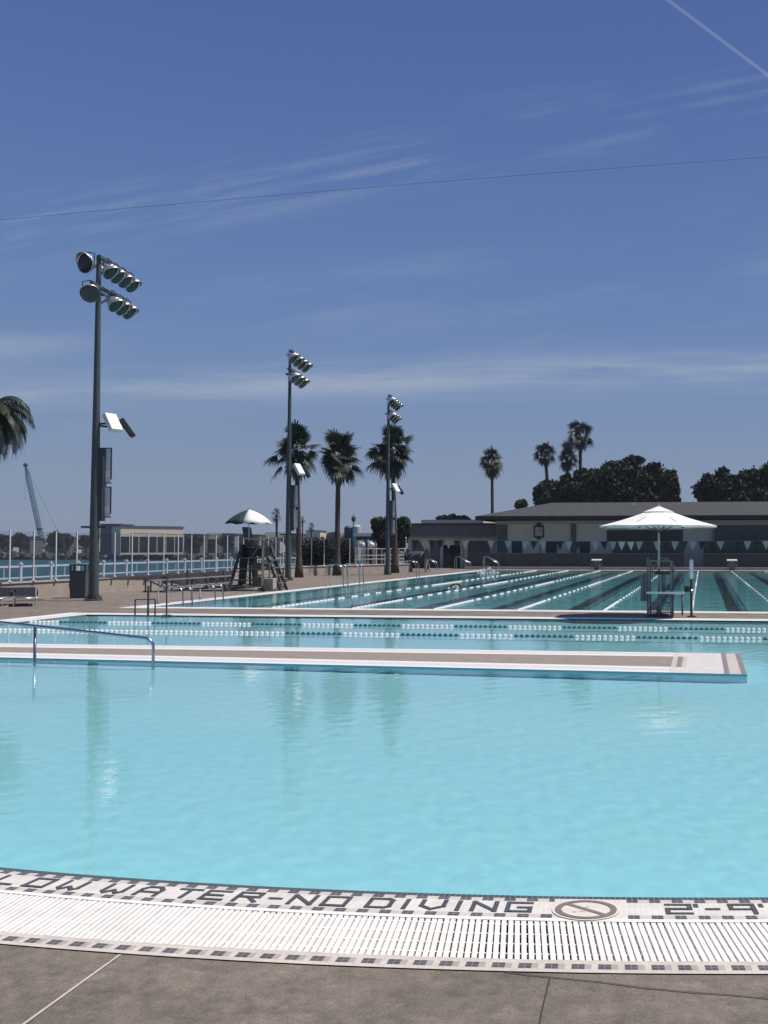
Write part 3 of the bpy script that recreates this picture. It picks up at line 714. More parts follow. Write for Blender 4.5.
def light_pole(loc, label, H=10.4, extra=True):
    t = thing('light_pole', label, 'light pole', loc, YAW, 'sports light poles along the pool deck')
    m = MB(); m.lathe([(.145, 0), (.135, 2.5), (.1, 6), (.068, H - .2), (.068, H), (.02, H + .04)], n=16); smooth_angle(m.build('pole', M_POLE, t), 60)
    m = MB(); m.lathe([(.26, 0), (.26, .04), (.17, .05), (.165, .18)], n=16); m.build('base_plate', M_CHAR, t)
    for i in range(4):
        a = PI / 4 + PI / 2 * i; m = MB(); m.lathe([(.025, 0), (.025, .1), (.012, .11)], (.215 * math.cos(a), .215 * math.sin(a), .03), n=8); m.build('anchor_bolt', M_DSTEEL, t)
    for z, y0, y1 in ((H - .06, -.2, 2.1), (H - .98, -.65, 1.8)):
        m = MB(); m.box((.09, (y0 + y1) / 2, z), (.09, y1 - y0, .09)); m.bar((.0, .0, z - .5), (.06, .9, z - .03), .05, .05); m.build('cross_arm', M_POLE, t)
    m = MB(); m.box((0, 0, H - 1.15), (.34, .34, .06)); m.build('collar', M_POLE, t)
    for y in ((.25, .75, 1.3, 1.85) if extra else (-.3, .55, 1.35, 2.2)): floodlight(t, (.22, y, H - .4), (1, -.25, -.8), None, .25 if extra else .3)
    floodlight(t, (-.02, -.5, H - 1.25), (.5, -1, -.5), None, .27) if extra else floodlight(t, (.24, -.1, H - 1.32), (1, -.25, -.8), None, .29)
    for y in ((.6, 1.1, 1.6) if extra else (.7, 1.5)): floodlight(t, (.24, y, H - 1.32), (1, -.25, -.8), None, .25 if extra else .3)
    if extra: floodlight(t, (-.33, -.1, H - .25), (-.35, -1, -.12), None, .29)
    # loudspeakers half way up
    for k, (dx, dy, rz, c) in enumerate(((.45, .1, -.5, 0), (.62, .75, .3, 1))):
        Mx = Matrix.Rotation(rz, 3, 'Z') @ Matrix.Rotation(R_(56), 3, 'Y')
        m = MB(); m.box((dx, dy, 5.35 - .08 * k), (.62, .4, .16), Mx); o = bevel(m.build('loudspeaker', M_WPAINT if c == 0 else M_CHAR, t), .02)
        g = MB(); g.box(Vector((dx, dy, 5.35 - .08 * k)) + Mx @ Vector((0, 0, -.086)), (.54, .34, .012), Mx); g.build('grille', M_BLACK, o)
    m = MB(); m.tube((.05, 0, 5.3), (.3, .1, 5.33), .03, n=8); m.tube((.05, 0, 5.25), (.5, .7, 5.25), .03, n=8); m.build('speaker_bracket', M_CHAR, t)
    # equipment cabinet and hanging panels lower on the pole
    m = MB(); m.box((.17, .06, 4.0), (.18, .26, 1.15)); m.box((.165, .06, 2.88), (.15, .24, 1.0)); bevel(m.build('cabinet', M_CHAR, t), .01)
    for z, h in ((4.05, 1.05), (2.95, .9)):
        m = MB(); m.box((.36, .05, z), (.13, .02, h)); o = m.build('panel', mat('pale_panel', (.6, .64, .7), .4) if 'pale_panel' not in MATS else MATS['pale_panel'], t)
        k = MB(); k.box((.45, .05, z + h * .05), (.03, .03, h * .9)); k.build('panel_edge', M_CHAR, o)
        w = MB(); w.box((.35, .035, z - h * .25), (.11, .03, .2)); w.build('notice', M_WPAINT, o)
        q = MB(); q.bar((.1, .05, z + h / 2), (.47, .05, z + h / 2), .03, .03); q.bar((.1, .05, z - h / 2), (.47, .05, z - h / 2), .03, .03); q.build('panel_arm', M_POLE, o)
    m = MB(); m.bar((-.4, 0, 2.2), (.35, 0, 2.2), .05, .06); m.build('lower_arm', M_CHAR, t)
    return t
P1, P2, P3 = at(93.5, 600.5), at(288, 580.3), at(387.5, 574.8)
lp = light_pole(P1, 'nearest tall light pole, standing beside the grey bin')
lp2 = light_pole(P2, 'middle light pole of the three, in front of the bushiest palm', H=11.1, extra=False)
lp3 = dup(lp2, loc=P3, label='farthest light pole, in front of the rightmost of three palms'); lp3.scale = (.95, .95, .935)

# ------------------------------------------------------------------ palms
def fan_leaf(mb, c, az, el, pet, fan, rg, droop=.25, nb=15):
    d = Vector((math.cos(az) * math.cos(el), math.sin(az) * math.cos(el), math.sin(el)))
    s_ = d.cross(ZZ)
    if s_.length < .05: s_ = Vector((math.cos(az + 1.5), math.sin(az + 1.5), 0))
    s_.normalize(); n_ = s_.cross(d).normalized()
    tw = rg.uniform(-1.35, 1.35); s_ = (s_ * math.cos(tw) + n_ * math.sin(tw)); 
    hub = c + d * pet - ZZ * (pet * .12)
    w = .018; mb.add([c - s_ * w, c + s_ * w, hub + s_ * w * .6, hub - s_ * w * .6], [(0, 1, 2, 3)])
    n_ = s_.cross(d).normalized()
    for i in range(nb):
        a = (i / (nb - 1) - .5) * 2 * R_(88); L = fan * (1 - .28 * abs(a / 1.5) ** 1.5) * rg.uniform(.85, 1.08)
        b = d * math.cos(a) + s_ * math.sin(a)
        p = b.cross(n_).normalized(); bw = .052 * fan / .8
        m1 = hub + b * L * .45 - ZZ * droop * L * .08 + n_ * (.06 * abs(math.sin(a)) * L); m2 = hub + b * L * .8 - ZZ * droop * L * .35; tip = hub + b * L * .97 - ZZ * droop * L * .85
        mb.add([hub, m1 - p * bw, m1 + p * bw, m2 - p * bw * .6, m2 + p * bw * .6, tip], [(0, 2, 1), (1, 2, 4, 3), (3, 4, 5)])
def fan_palm(loc, H, R, label, seed, lean=(0, 0), nl=46, tr=.2, group='fan palms', skirt=12, nb=15, top_el=82, low_el=-45):
    rg = random.Random(seed); t = thing('palm_tree', label, 'palm tree', loc, 0, group)
    top = Vector((lean[0], lean[1], H)); m = MB()
    pts = [Vector((lean[0] * f ** 1.6, lean[1] * f ** 1.6, H * f)) for f in [i / 14 for i in range(15)]]
    rad = [tr * (1.45 - .6 * min(1, f * 6)) * (1 - .25 * f) * rg.uniform(.95, 1.05) for f in [i / 14 for i in range(15)]]
    m.path(pts, tr, n=12, radii=rad); m.build('trunk', M_TRUNK, t, smooth=True)
    m = MB()
    for i in range(nl):
        f = (i + .5) / nl; el = R_(top_el - (top_el - low_el) * f ** .9) + rg.uniform(-.25, .25); az = i * 2.39996 + rg.uniform(-.3, .3)
        k = rg.uniform(.85, 1.1)
        fan_leaf(m, top + ZZ * (.12 - .3 * f), az, el, R * rg.uniform(.08, .6) * k, R * .5 * k, rg, droop=.12 + .4 * f, nb=nb)
    m.build('crown', M_PALM, t)
    m = MB()
    for i in range(skirt):
        az = i * 2.4 + rg.uniform(-.4, .4); el = R_(rg.uniform(-82, -58))
        fan_leaf(m, top - ZZ * rg.uniform(.15, .5), az, el, R * .3, R * .5, rg, droop=.3, nb=9)
    m.build('dead_leaf_skirt', M_PALMD, t)
    return t
def palm_px(bx, by, cx, cy, Rpx, label, seed, D=None, z0=0, **k):
    b = at(bx, by) if D is None else dep(bx, 547, D)
    b.z = z0; d_ = b.dot(f0); top = dep(cx, cy, d_)
    return fan_palm(b, top.z - z0, 1.13 * Rpx * d_ / F, label, seed, lean=((top - b).x, (top - b).y), **k)
G3 = 'three palms beside the pool deck'
palm_px(299, 577.5, 296, 449, 27, 'bushy fan palm behind the middle light pole, leftmost of three', 3, tr=.17, nl=40, group=G3)
palm_px(337, 575.5, 338.5, 455, 26, 'fan palm standing alone between two light poles', 11, tr=.19, nl=38, group=G3)
palm_px(395, 573.0, 392, 450, 27, 'fan palm directly behind the farthest light pole', 21, tr=.2, nl=42, group=G3)
GF = 'palms rising behind the clubhouse'
palm_px(492.5, 520, 492, 461, 15.5, 'lone palm rising above the low left end of the clubhouse', 31, D=112, tr=.24, nl=40, skirt=16, nb=11, group=GF)
palm_px(550.5, 520, 545, 451, 13, 'leaning palm, leftmost of three above the dark trees', 41, D=118, tr=.28, nl=36, skirt=14, nb=11, group=GF)
palm_px(569, 520, 567, 456, 14, 'shorter palm in the middle of three above the dark trees', 51, D=121, tr=.26, nl=36, skirt=14, nb=11, group=GF)
palm_px(581, 520, 580, 434, 15.5, 'tallest palm behind the clubhouse, right of the other two', 61, D=124, tr=.3, nl=38, skirt=18, nb=11, group=GF)
palm_px(277, 548, 276.5, 514, 7, 'small distant palm between the striped umbrella and middle light pole', 71, D=95, tr=.15, nl=18, skirt=4, nb=7, group='small palms across the water')
palm_px(302.5, 548, 302.5, 519.5, 4, 'tiny distant palm just right of the middle light pole', 73, D=160, tr=.15, nl=16, skirt=3, nb=7, group='small palms across the water')
palm_px(311.5, 548, 311.5, 526, 5, 'tiny round palm low on the skyline left of the lone palm', 77, D=170, tr=.15, nl=18, skirt=3, nb=7, group='small palms across the water')

def feather_palm():
    D = 34.0; top = dep(-9, 412, D); b = Vector((top.x, top.y, 0)); rg = random.Random(5)
    t = thing('palm_tree', 'shaggy feather palm with drooping fronds cut by the left picture edge', 'palm tree', b)
    m = MB(); m.path([(0, 0, top.z * f) for f in [i / 8 for i in range(9)]], .16, n=12, radii=[.22 - .08 * i / 8 for i in range(9)]); m.build('trunk', M_TRUNK, t, smooth=True)
    m = MB()
    for i in range(30):
        az = i * 2.39996; f = i / 30; el = R_(70 - 110 * f); L = rg.uniform(1.45, 1.75)
        o = Vector((0, 0, top.z)); d = Vector((math.cos(az), math.sin(az), 0)); p = o.copy(); ang = el; pts = [p.copy()]
        for k in range(14):
            p = p + (d * math.cos(ang) + ZZ * math.sin(ang)) * (L / 14); ang -= R_(9.5 - 4 * f); pts.append(p.copy())
        m.path(pts, .014, n=5, radii=[.02 * (1 - .8 * k / 14) for k in range(15)])
        sd_ = d.cross(ZZ)
        for k in range(1, 15):
            for h in range(3):
                q = pts[k - 1].lerp(pts[k], (h + .5) / 3)
                for sg in (-1, 1):
                    ll = .55 * math.sin(PI * (k + .6) / 16.2) ** .6 * rg.uniform(.8, 1.15); fd = (pts[k] - pts[k - 1]).normalized()
                    e1 = q + sd_ * sg * ll * .38 + fd * ll * .3 - ZZ * ll * .22; e2 = q + sd_ * sg * ll * .5 + fd * ll * .45 - ZZ * ll * .85
                    w = fd * .016
                    m.add([q - w, q + w, e1 + w, e1 - w, e2], [(0, 1, 2, 3), (3, 2, 4)])
    m.build('crown', M_PALM, t)
feather_palm()

# ------------------------------------------------------------------ broad trees
def leafy(mb, lobes, n, size, rg, mats=3):
    tot = sum(l[3] * l[4] * l[5] for l in lobes)
    for (x, y, z, a, b, c) in lobes:
        k = int(n * 1.5 * (a * b * c) / tot) + 40
        for _ in range(k):
            v = Vector((rg.gauss(0, 1), rg.gauss(0, 1), rg.gauss(0, 1))).normalized() * (rg.random() ** .3) * (rg.uniform(.8, 1.12) if rg.random() < .9 else rg.uniform(1.05, 1.45))
            p = Vector((x + v.x * a, y + v.y * b, z + v.z * c)); s_ = size * rg.uniform(.5, 1.3)
            e = Euler((rg.uniform(0, 6.3), rg.uniform(0, 6.3), rg.uniform(0, 6.3))).to_matrix()
            u, w = e @ Vector((s_, 0, 0)), e @ Vector((0, s_ * .6, 0)); nn = e @ Vector((0, 0, s_ * .25))
            mb.add([p - u, p - w * .8 + nn, p + u, p + w], [(0, 1, 2), (0, 2, 3)], min(mats - 1, int(rg.random() ** 1.6 * mats)))
def broad_tree(D, lobes_px, label, seed, trunk_px, n=9000, size=.25, group=None, z0=0, depthk=.8):
    rg = random.Random(seed); b = dep(trunk_px, 547, D); b.z = z0
    t = thing('tree', label, 'tree', b, 0, group); k = D / F; lobes = []
    for (cx, cy, rx, ry) in lobes_px:
        c = dep(cx, cy, D) - b
        # split each lobe into uneven sub-clumps
        for _ in range(12):
            a_ = rg.uniform(0, 6.28); q = rg.uniform(.15, .6); e_ = rg.uniform(-1, 1)
            off = RT * (math.cos(a_) * q * rx * k) + f0 * (e_ * .5 * rx * k) + ZZ * (math.sin(a_) * q * ry * k); s_ = rg.uniform(.32, .52)
            p = c + off; lobes.append((p.x, p.y, p.z, rx * k * s_, rx * k * s_, ry * k * s_))
        lobes.append((c.x, c.y, c.z, rx * k * .72, rx * k * .72 * depthk, ry * k * .72))
    m = MB(); leafy(m, lobes, n, size, rg); m.build('crown', M_FOL, t)
    m = MB(); topz = max(.8, min(l[2] for l in lobes))
    m.path([(0, 0, 0), (.1, 0, topz * .5), (0, .1, topz)], .3, n=10, radii=[.4, .3, .22])
    for l in lobes[::3]: m.path([(0, .1, topz * .95), ((l[0]) * .5, l[1] * .5, (topz + l[2]) / 2), (l[0], l[1], l[2])], .1, n=6, radii=[.18, .12, .05])
    m.build('trunk', M_BARK, t, smooth=True)
    return t
GT = 'dark trees behind the clubhouse'
broad_tree(104, [(626, 482, 33, 23), (612, 467, 11, 8), (634, 461, 13, 7), (652, 468, 11, 8), (671, 477, 8, 8), (594, 477, 10, 8), (652, 484, 28, 20), (600, 488, 26, 20), (640, 494, 40, 14), (620, 503, 30, 10), (655, 503, 28, 10)], 'large dome-shaped dark tree directly behind the clubhouse ridge', 101, 632, n=11000, group=GT)
broad_tree(110, [(575, 491, 24, 14), (556, 492, 20, 13), (592, 483, 20, 16), (600, 492, 18, 10), (552, 504, 18, 9), (585, 504, 24, 9), (566, 480, 9, 7), (545, 486, 7, 7), (581, 474, 9, 7)], 'dark bushy tree under the trio of tall palms', 103, 572, n=6500, group=GT)
broad_tree(107, [(541, 495, 9, 11)], 'small upright dark tree left of the tall palms', 105, 541, n=2500, group=GT)
broad_tree(100, [(672, 487, 9, 15), (666, 480, 8, 8), (671, 502, 10, 8)], 'narrow ragged tree at the right end of the dark dome tree', 107, 672, n=2600, group=GT)
broad_tree(100, [(521, 505, 6, 5)], 'small round shrub above the left hip of the clubhouse roof', 109, 521, n=1400, size=.25, group=GT)
broad_tree(108, [(716, 487, 18, 15), (705, 491, 13, 11), (726, 481, 12, 11), (736, 490, 14, 11), (714, 503, 18, 9), (722, 472, 8, 6), (708, 479, 8, 7)], 'dark tree right of the sky gap behind the roof', 111, 716, n=5000, group=GT)
broad_tree(110, [(747, 482, 18, 16), (768, 478, 18, 15), (790, 476, 22, 18), (757, 494, 25, 10), (750, 503, 26, 10)], 'wide dark tree cut by the right picture edge', 113, 765, n=9000, group=GT)
broad_tree(70, [(391, 536, 18, 18), (383, 527, 13, 10), (401, 526, 11, 11)], 'round dark tree behind the farthest light pole', 115, 391, n=6000, size=.22, group=None)

# ------------------------------------------------------------------ clubhouse
def clubhouse():
    YF = 76.0; zc = lambda y, Y=YF: onY(600, y, Y).z
    xa, xb = onY(497, 540, YF).x, 34.0
    t = thing('clubhouse', 'long low grey clubhouse with a dark hipped roof behind the lap pool', 'building', (0, YF, 0))
    L = lambda px, py, Y=YF: onY(px, py, Y) - Vector((0, YF, 0))
    ze = zc(520.5); 
    m = MB(); m.box(((xa + xb) / 2, 8, ze / 2), (xb - xa, 16, ze)); m.build('wall', M_GREYW, t)
    # eave soffit band and fascia
    m = MB(); m.box(((xa + xb) / 2, -.06, zc(522.3)), (xb - xa + .2, .12, .26)); m.build('trim_band', M_TRIM, t)
    ov = 1.6; el = onY(476, 518, YF - ov).x; er = xb + ov; zz0, zz1 = onY(600, 519.6, YF - ov).z, onY(600, 515.6, YF - ov).z
    yb = 16 + ov
    zr = onY(600, 502.5, YF + 8).z; rl = onY(552, 502.5, YF + 8).x
    rf = MB(); A, B_, C_, D_ = (el, -ov, zz1), (er, -ov, zz1), (er, yb, zz1), (el, yb, zz1); r0, r1 = (rl, 8, zr), (er - 9, 8, zr)
    rf.quad(A, B_, r1, r0); rf.quad(C_, D_, r0, r1); rf.add([D_, A, r0], [(0, 1, 2)]); rf.add([B_, C_, r1], [(0, 1, 2)])
    roof = rf.build('roof', M_ROOF, t)
    # shingle courses
    f = MB(); w = .16
    f.box(((el + er) / 2, -ov + .0, (zz0 + zz1) / 2), (er - el, w, zz1 - zz0 - .006)); f.box((el, (yb - ov) / 2, (zz0 + zz1) / 2), (w, yb + ov - w - .02, zz1 - zz0 - .006)); f.box((er, (yb - ov) / 2, (zz0 + zz1) / 2), (w, yb + ov - w - .02, zz1 - zz0 - .006))
    f.build('fascia', M_FASCIA, t)
    s_ = MB(); s_.quad((el, -ov, zz0 + .05), (el, yb, zz0 + .05), (er, yb, zz0 + .05), (er, -ov, zz0 + .05)); s_.build('soffit', M_DGREY, t)
    v = MB()
    for px, h in ((633, .7), (634.5, .5), (670, .4)):
        p = onY(px, 508, YF + 5.2) - Vector((0, YF, 0)); v.tube((p.x, p.y, zr - 1.0), (p.x, p.y, zr - .55 + h * .55), .07, n=10)
    v.build('vent_pipe', M_ALU, roof)
    # big counter opening under the umbrella, with shutters
    a, b = L(608, 531), L(682.5, 541)
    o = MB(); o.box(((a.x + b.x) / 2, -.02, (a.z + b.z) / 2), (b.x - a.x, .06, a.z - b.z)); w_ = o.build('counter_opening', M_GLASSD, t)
    o = MB()
    for z in (a.z + .03, b.z - .03): o.box(((a.x + b.x) / 2, -.045, z), (b.x - a.x + .16, .1, .06))
    for x in (a.x - .04, b.x + .04, (a.x + b.x) / 2): o.box((x, -.04, (a.z + b.z) / 2), (.07, .085, a.z - b.z))
    o.build('frame', M_CHAR, w_)
    # pale pilaster bays, dark right-hand recess, dark column
    a, b = L(683, 527), L(711, 567); o = MB(); o.box(((a.x + b.x) / 2, -.16, 1.55), (b.x - a.x, .3, 3.1)); o.build('pilaster', M_GREYW2, t)
    a = L(711.5, 527); o = MB(); o.box((a.x + .06, -.33, 2.3), (.07, .03, 1.3)); o.build('downpipe', mat('rust_pipe', (.34, .24, .18), .6), t)
    a, b = L(714, 525), L(790, 566); o = MB(); o.box(((a.x + b.x) / 2 + 2, -.03, a.z / 2), (b.x - a.x + 4, .05, a.z)); o.build('dark_bay', M_DGREY, t)
    a, b = L(571, 524), L(576, 541); o = MB(); o.box(((a.x + b.x) / 2, -.1, a.z / 2), (b.x - a.x, .2, a.z)); o.build('column', M_DGREY, t)
    for px0, px1 in ((497.5, 507.5),):
        a, b = L(px0, 524), L(px1, 541); o = MB(); o.box(((a.x + b.x) / 2, -.05, a.z / 2), (b.x - a.x, .1, a.z)); o.build('dark_panel', M_DGREY, t)
    for px0, px1 in ((512, 522), (546, 557), (580, 590)):
        a, b = L(px0, 543), L(px1, 566); o = MB(); o.box(((a.x + b.x) / 2, -.02, 1.0), (b.x - a.x, .05, 2.0)); d = o.build('door', M_CHAR, t)
        o = MB(); o.tube((b.x - .1, -.09, 1.0), (b.x - .1, -.05, 1.0), .03, n=8); o.build('handle', M_ALU, d)
    # clock
    c = L(539, 531.5); ck = thing('wall_clock', 'dark-framed pale clock hanging on the grey clubhouse wall', 'clock', (c.x, YF - .02, c.z))
    o = MB(); o.box((0, -.06, .0), (.78, .1, .9)); o.box((0, -.06, .58), (.38, .1, .26)); o.box((0, -.06, -.52), (.36, .1, .14)); bevel(o.build('frame', M_CHAR, ck), .05)
    o = MB(); o.box((0, -.125, 0), (.56, .03, .66)); bevel(o.build('dial', M_PALEB, ck), .04)
    o = MB(); o.bar((0, -.15, 0), (.12, -.15, .16), .012, .03); o.bar((0, -.15, 0), (-.05, -.15, .24), .012, .025); o.build('hands', M_BLACK, ck)
    # side wing, lower and flat roofed
    Yw = 77.0
    w0, w1 = onY(408, 540, Yw).x, xa - .05
    s2 = thing('side_wing', 'low flat-roofed wing with a wide dark fascia at the left end of the clubhouse', 'building', (0, Yw, 0))
    K = lambda px, py, Y=Yw: onY(px, py, Y) - Vector((0, Yw, 0)); zt = K(450, 536).z
    o = MB(); o.box(((w0 + w1) / 2, 5, zt / 2), (w1 - w0, 10, zt)); o.build('wall', M_GREYW, s2)
    o = MB(); zf0, zf1 = K(450, 536.3, Yw - .7).z, K(450, 524.4, Yw - .7).z; o.box(((w0 + w1) / 2 + .4, 4.9, (zf0 + zf1) / 2), (w1 - w0 + .9, 11.2, zf1 - zf0)); o.build('roof', M_DGREY, s2)
    o = MB(); o.box(((w0 + w1) / 2 + .4, 4.85, zf1 + .04), (w1 - w0 + 1.0, 11.4, .1)); o.build('roof_edge', M_FASCIA, s2)
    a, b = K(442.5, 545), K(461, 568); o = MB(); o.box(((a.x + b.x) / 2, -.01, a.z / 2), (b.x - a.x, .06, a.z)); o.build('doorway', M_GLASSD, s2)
    a = K(408.5, 537); o = MB(); o.box(((w0 + w1) / 2, -.04, K(450, 537.6).z), (w1 - w0, .08, .18)); o.build('trim_band', M_TRIM, s2)
    for px in (409.5, 442, 462, 493):
        a = K(px, 540); o = MB(); o.box((a.x, -.05, zt / 2 - .1), (.22, .1, zt - .2)); o.build('pilaster', M_GREYW2, s2)
    for p0, p1 in ((412, 424), (430, 440), (468, 490)):
        a, b = K(p0, 541), K(p1, 566); o = MB(); o.box(((a.x + b.x) / 2, -.02, (a.z) / 2), (b.x - a.x, .05, a.z)); o.build('shutter', M_DGREY, s2)
    # pale roof behind the wing
    g0, g1 = onY(422, 520, 92), onY(484, 523, 92)
    s3 = thing('rear_hall', 'pale low roof edge showing above the flat-roofed wing', 'building', (0, 92, 0))
    o = MB(); o.box(((g0.x + g1.x) / 2, 4, (g0.z - .5) / 2), (g1.x - g0.x - .4, 8, g0.z - .5)); o.build('wall', M_GREYW2, s3)
    o = MB(); o.box(((g0.x + g1.x) / 2, 4, g0.z - .22), (g1.x - g0.x, 8.6, .44)); o.build('roof', M_PALEB, s3)
clubhouse()
for px, ry, lab in ((443, 4, 'low round shrub above the pale roof edge, widest of the row'), (453, 4.5, 'dome-shaped shrub in the middle of the rooftop row'), (463, 3, 'flat little shrub at the right of the rooftop row')):
    broad_tree(112, [(px, 519.5, 7, ry)], lab, 130 + px, px, n=900, size=.3, group='shrubs seen over the low wing')

# fence with dark windscreen behind the lap pool
def screen_fence():
    Y = 73.6; x0, x1 = onY(468, 560, Y).x, 20.0
    t = thing('windscreen_fence', 'dark mesh windscreen fence between the lap pool and the clubhouse', 'fence', (0, Y, 0))
    z = onY(600, 541.5, Y).z; zl = onY(600, 553.5, Y).z
    xp0, xp1 = onY(684.5, 550, Y).x, onY(703, 550, Y).x
    xs = [x0 + (x1 - x0) * i / 14 for i in range(15)]
    for a, b in zip(xs, xs[1:]):
        for lo, hi in ((a, min(b, xp0)), (max(a, xp1), b)):
            wide = lo > onY(600, 550, Y).x
            if hi - lo > .05:
                m = MB(); m.box(((lo + hi) / 2, 0, zl / 2 + .04), (hi - lo - .05, .02, zl - .1)); m.build('screen', M_SCREEN, t)
                if wide: m = MB(); m.box(((lo + hi) / 2, .5, (z + zl) / 2), (hi - lo - .05, .02, z - zl)); m.build('upper_screen', M_SCREEN, t)
    for a in xs:
        if not xp0 < a < xp1: m = MB(); m.tube((a, .0, 0), (a, .0, zl + .03), .03, n=8); m.tube((a, .5, 0), (a, .5, z + .02), .03, n=8); m.build('post', M_CHAR, t)
    for lo, hi in ((x0, xp0), (xp1, x1)):
        m = MB(); m.tube((lo, 0, zl), (hi, 0, zl), .022, n=8); m.tube((lo, .5, z), (hi, .5, z), .022, n=8); m.build('rail', M_CHAR, t)
screen_fence()
# low pale kerb at the far end
m = MB(); m.box((-2, 72.6, .09), (30, .3, .18)); struct(m.build('far_kerb', M_CAP))

# backstroke flags
def flags():
    Y = 63.5; a = onY(406, 545, Y); a.z = 2.15; xr = 12.0
    t = thing('pennant_line', 'line of dark and pale backstroke pennants strung across the far end of the lap pool', 'pennant line', (a.x, Y, 0))
    L = xr - a.x; zf = lambda x: 2.06 - .12 * math.sin(PI * x / L) + .0
    m = MB(); pts = [(x, 0, zf(x)) for x in [L * i / 40 for i in range(41)]]; m.path(pts, .008, n=5); m.build('cord', M_CHAR, t)
    for x in (0, L): m = MB(); m.lathe([(.035, 0), (.03, 2.2), (.01, 2.22)], (x, 0, 0), n=10); m.lathe([(.14, 0), (.14, .03), (.04, .05)], (x, 0, 0.0), n=12); m.build('post', M_ALU, t)
    fm = [mat('pennant_grey', (.52, .44, .37), .9), mat('pennant_green', (.035, .05, .052), .9), mat('pennant_dark', (.03, .034, .04), .9), mat('pennant_lit', (.85, .62, .48), .9)]  # last one: sunlight showing through the cloth is put into its colour
    k = 0; x = .35; seq = [2, 0, 1, 2, 0, 2, 0, 1, 2, 0, 1, 0, 2, 0, 1, 0, 2]
    while x < L - .4:
        w = .46; m = MB(); h = .56; sw = rnd.uniform(-.1, .1); sx = rnd.uniform(-.06, .06)
        p = [Vector((x, 0, zf(x))), Vector((x + w, 0, zf(x + w))), Vector((x + w * .78 + sx * .5, sw * .5, zf(x) - h * .5)), Vector((x + w * .5 + sx, sw, zf(x) - h)), Vector((x + w * .22 + sx * .5, sw * .5, zf(x) - h * .5))]
        m.add(p, [(0, 4, 2, 1), (4, 3, 2)]); ci = seq[k % len(seq)]
        px = 564 + F * math.tan(math.atan2(a.x + x + .25, Y) + YAW)
        if 620 < px < 631: ci = 3  # the single pennant painted as lit through
        o = m.build('pennant', fm[ci], t); s_ = o.modifiers.new('s', 'SOLIDIFY'); s_.thickness = .004
        k += 1; x += w + .09
flags()

# starting blocks
def block(px, label):
    g = onY(px, 566, 70.9); g.z = 0
    t = thing('starting_block', label, 'starting block', g, 0, 'starting blocks at the far end')
    m = MB(); m.box((0, 0, .7), (.7, .6, .05), (R_(8), 0, 0)); bevel(m.build('top', M_PALEB, t), .015)
    m = MB(); m.box((0, .2, .33), (.4, .3, .66), taper=.8); m.build('pedestal', M_CHAIR, t)
    for sx in (-1, 1): m = MB(); m.tube((sx * .36, -.2, 0), (sx * .36, -.2, .64), .02, n=8); m.build('leg', M_DSTEEL, t)
    m = MB(); m.box((0, -.05, .36), (.7, .4, .04)); m.build('step', M_CHAIR, t)
    m = MB(); m.path([(-.3, -.34, .5), (-.3, -.42, .5), (.3, -.42, .5), (.3, -.34, .5)], .015); m.build('start_grip', M_DSTEEL, t)
block(596.5, 'white-topped starting block left of the umbrella at the far end')
block(732, 'white-topped starting block right of the umbrella at the far end')
def block2(): pass

# ------------------------------------------------------------------ low wall, screen fence, promenade rail
WALL = [Vector((-20.25, 8, 0)), Vector((-20.75, 37, 0)), Vector((-21.9, 53.4, 0)), Vector((-21.3, 55.8, 0)), Vector((-18.3, 63.6, 0))]
def low_wall():
    t = thing('low_wall', 'low tan stucco wall with a pale cap running along the left deck', 'wall', WALL[0])
    o = WALL[0]; m = MB(); cp = MB(); th = .3
    for i, (a, b) in enumerate(zip(WALL, WALL[1:])):
        d = (b - a).normalized(); n = Vector((-d.y, d.x, 0)) * th; e = d * .0
        P = [a - o, b - o, b - o + n, a - o + n]
        H = .5
        m.add([*P, *[p + ZZ * H for p in P]], [(0, 1, 5, 4), (2, 3, 7, 6), (1, 2, 6, 5), (3, 0, 4, 7)])
        P = [a - o - n * .12 - d * .01, b - o - n * .12 + d * .01, b - o + n * 1.12 + d * .01, a - o + n * 1.12 - d * .01]; z0, z1 = H, H + .05 + .001 * i
        cp.add([*[p + ZZ * z0 for p in P], *[p + ZZ * z1 for p in P]], [(0, 1, 5, 4), (2, 3, 7, 6), (1, 2, 6, 5), (3, 0, 4, 7), (4, 5, 6, 7), (0, 3, 2, 1)])
    m.build('wall', M_STUCCO, t); cp.build('cap', M_CAP, t)
    # outlet boxes on its face
    for px, py in ((68.5, 584), (164, 579), (213, 579), (220, 578.5)):
        p = onX(px, py, -20.72) - o; b = MB(); b.box((p.x + .06, p.y, max(.2, min(.45, p.z))), (.09, .14, .16)); b.build('outlet_box', M_CHAR, t)
    return t
low_wall()
def wall_x(y):
    for a, b in zip(WALL, WALL[1:]):
        if a.y <= y <= b.y: return a.x + (b.x - a.x) * (y - a.y) / (b.y - a.y)
    return WALL[-1].x
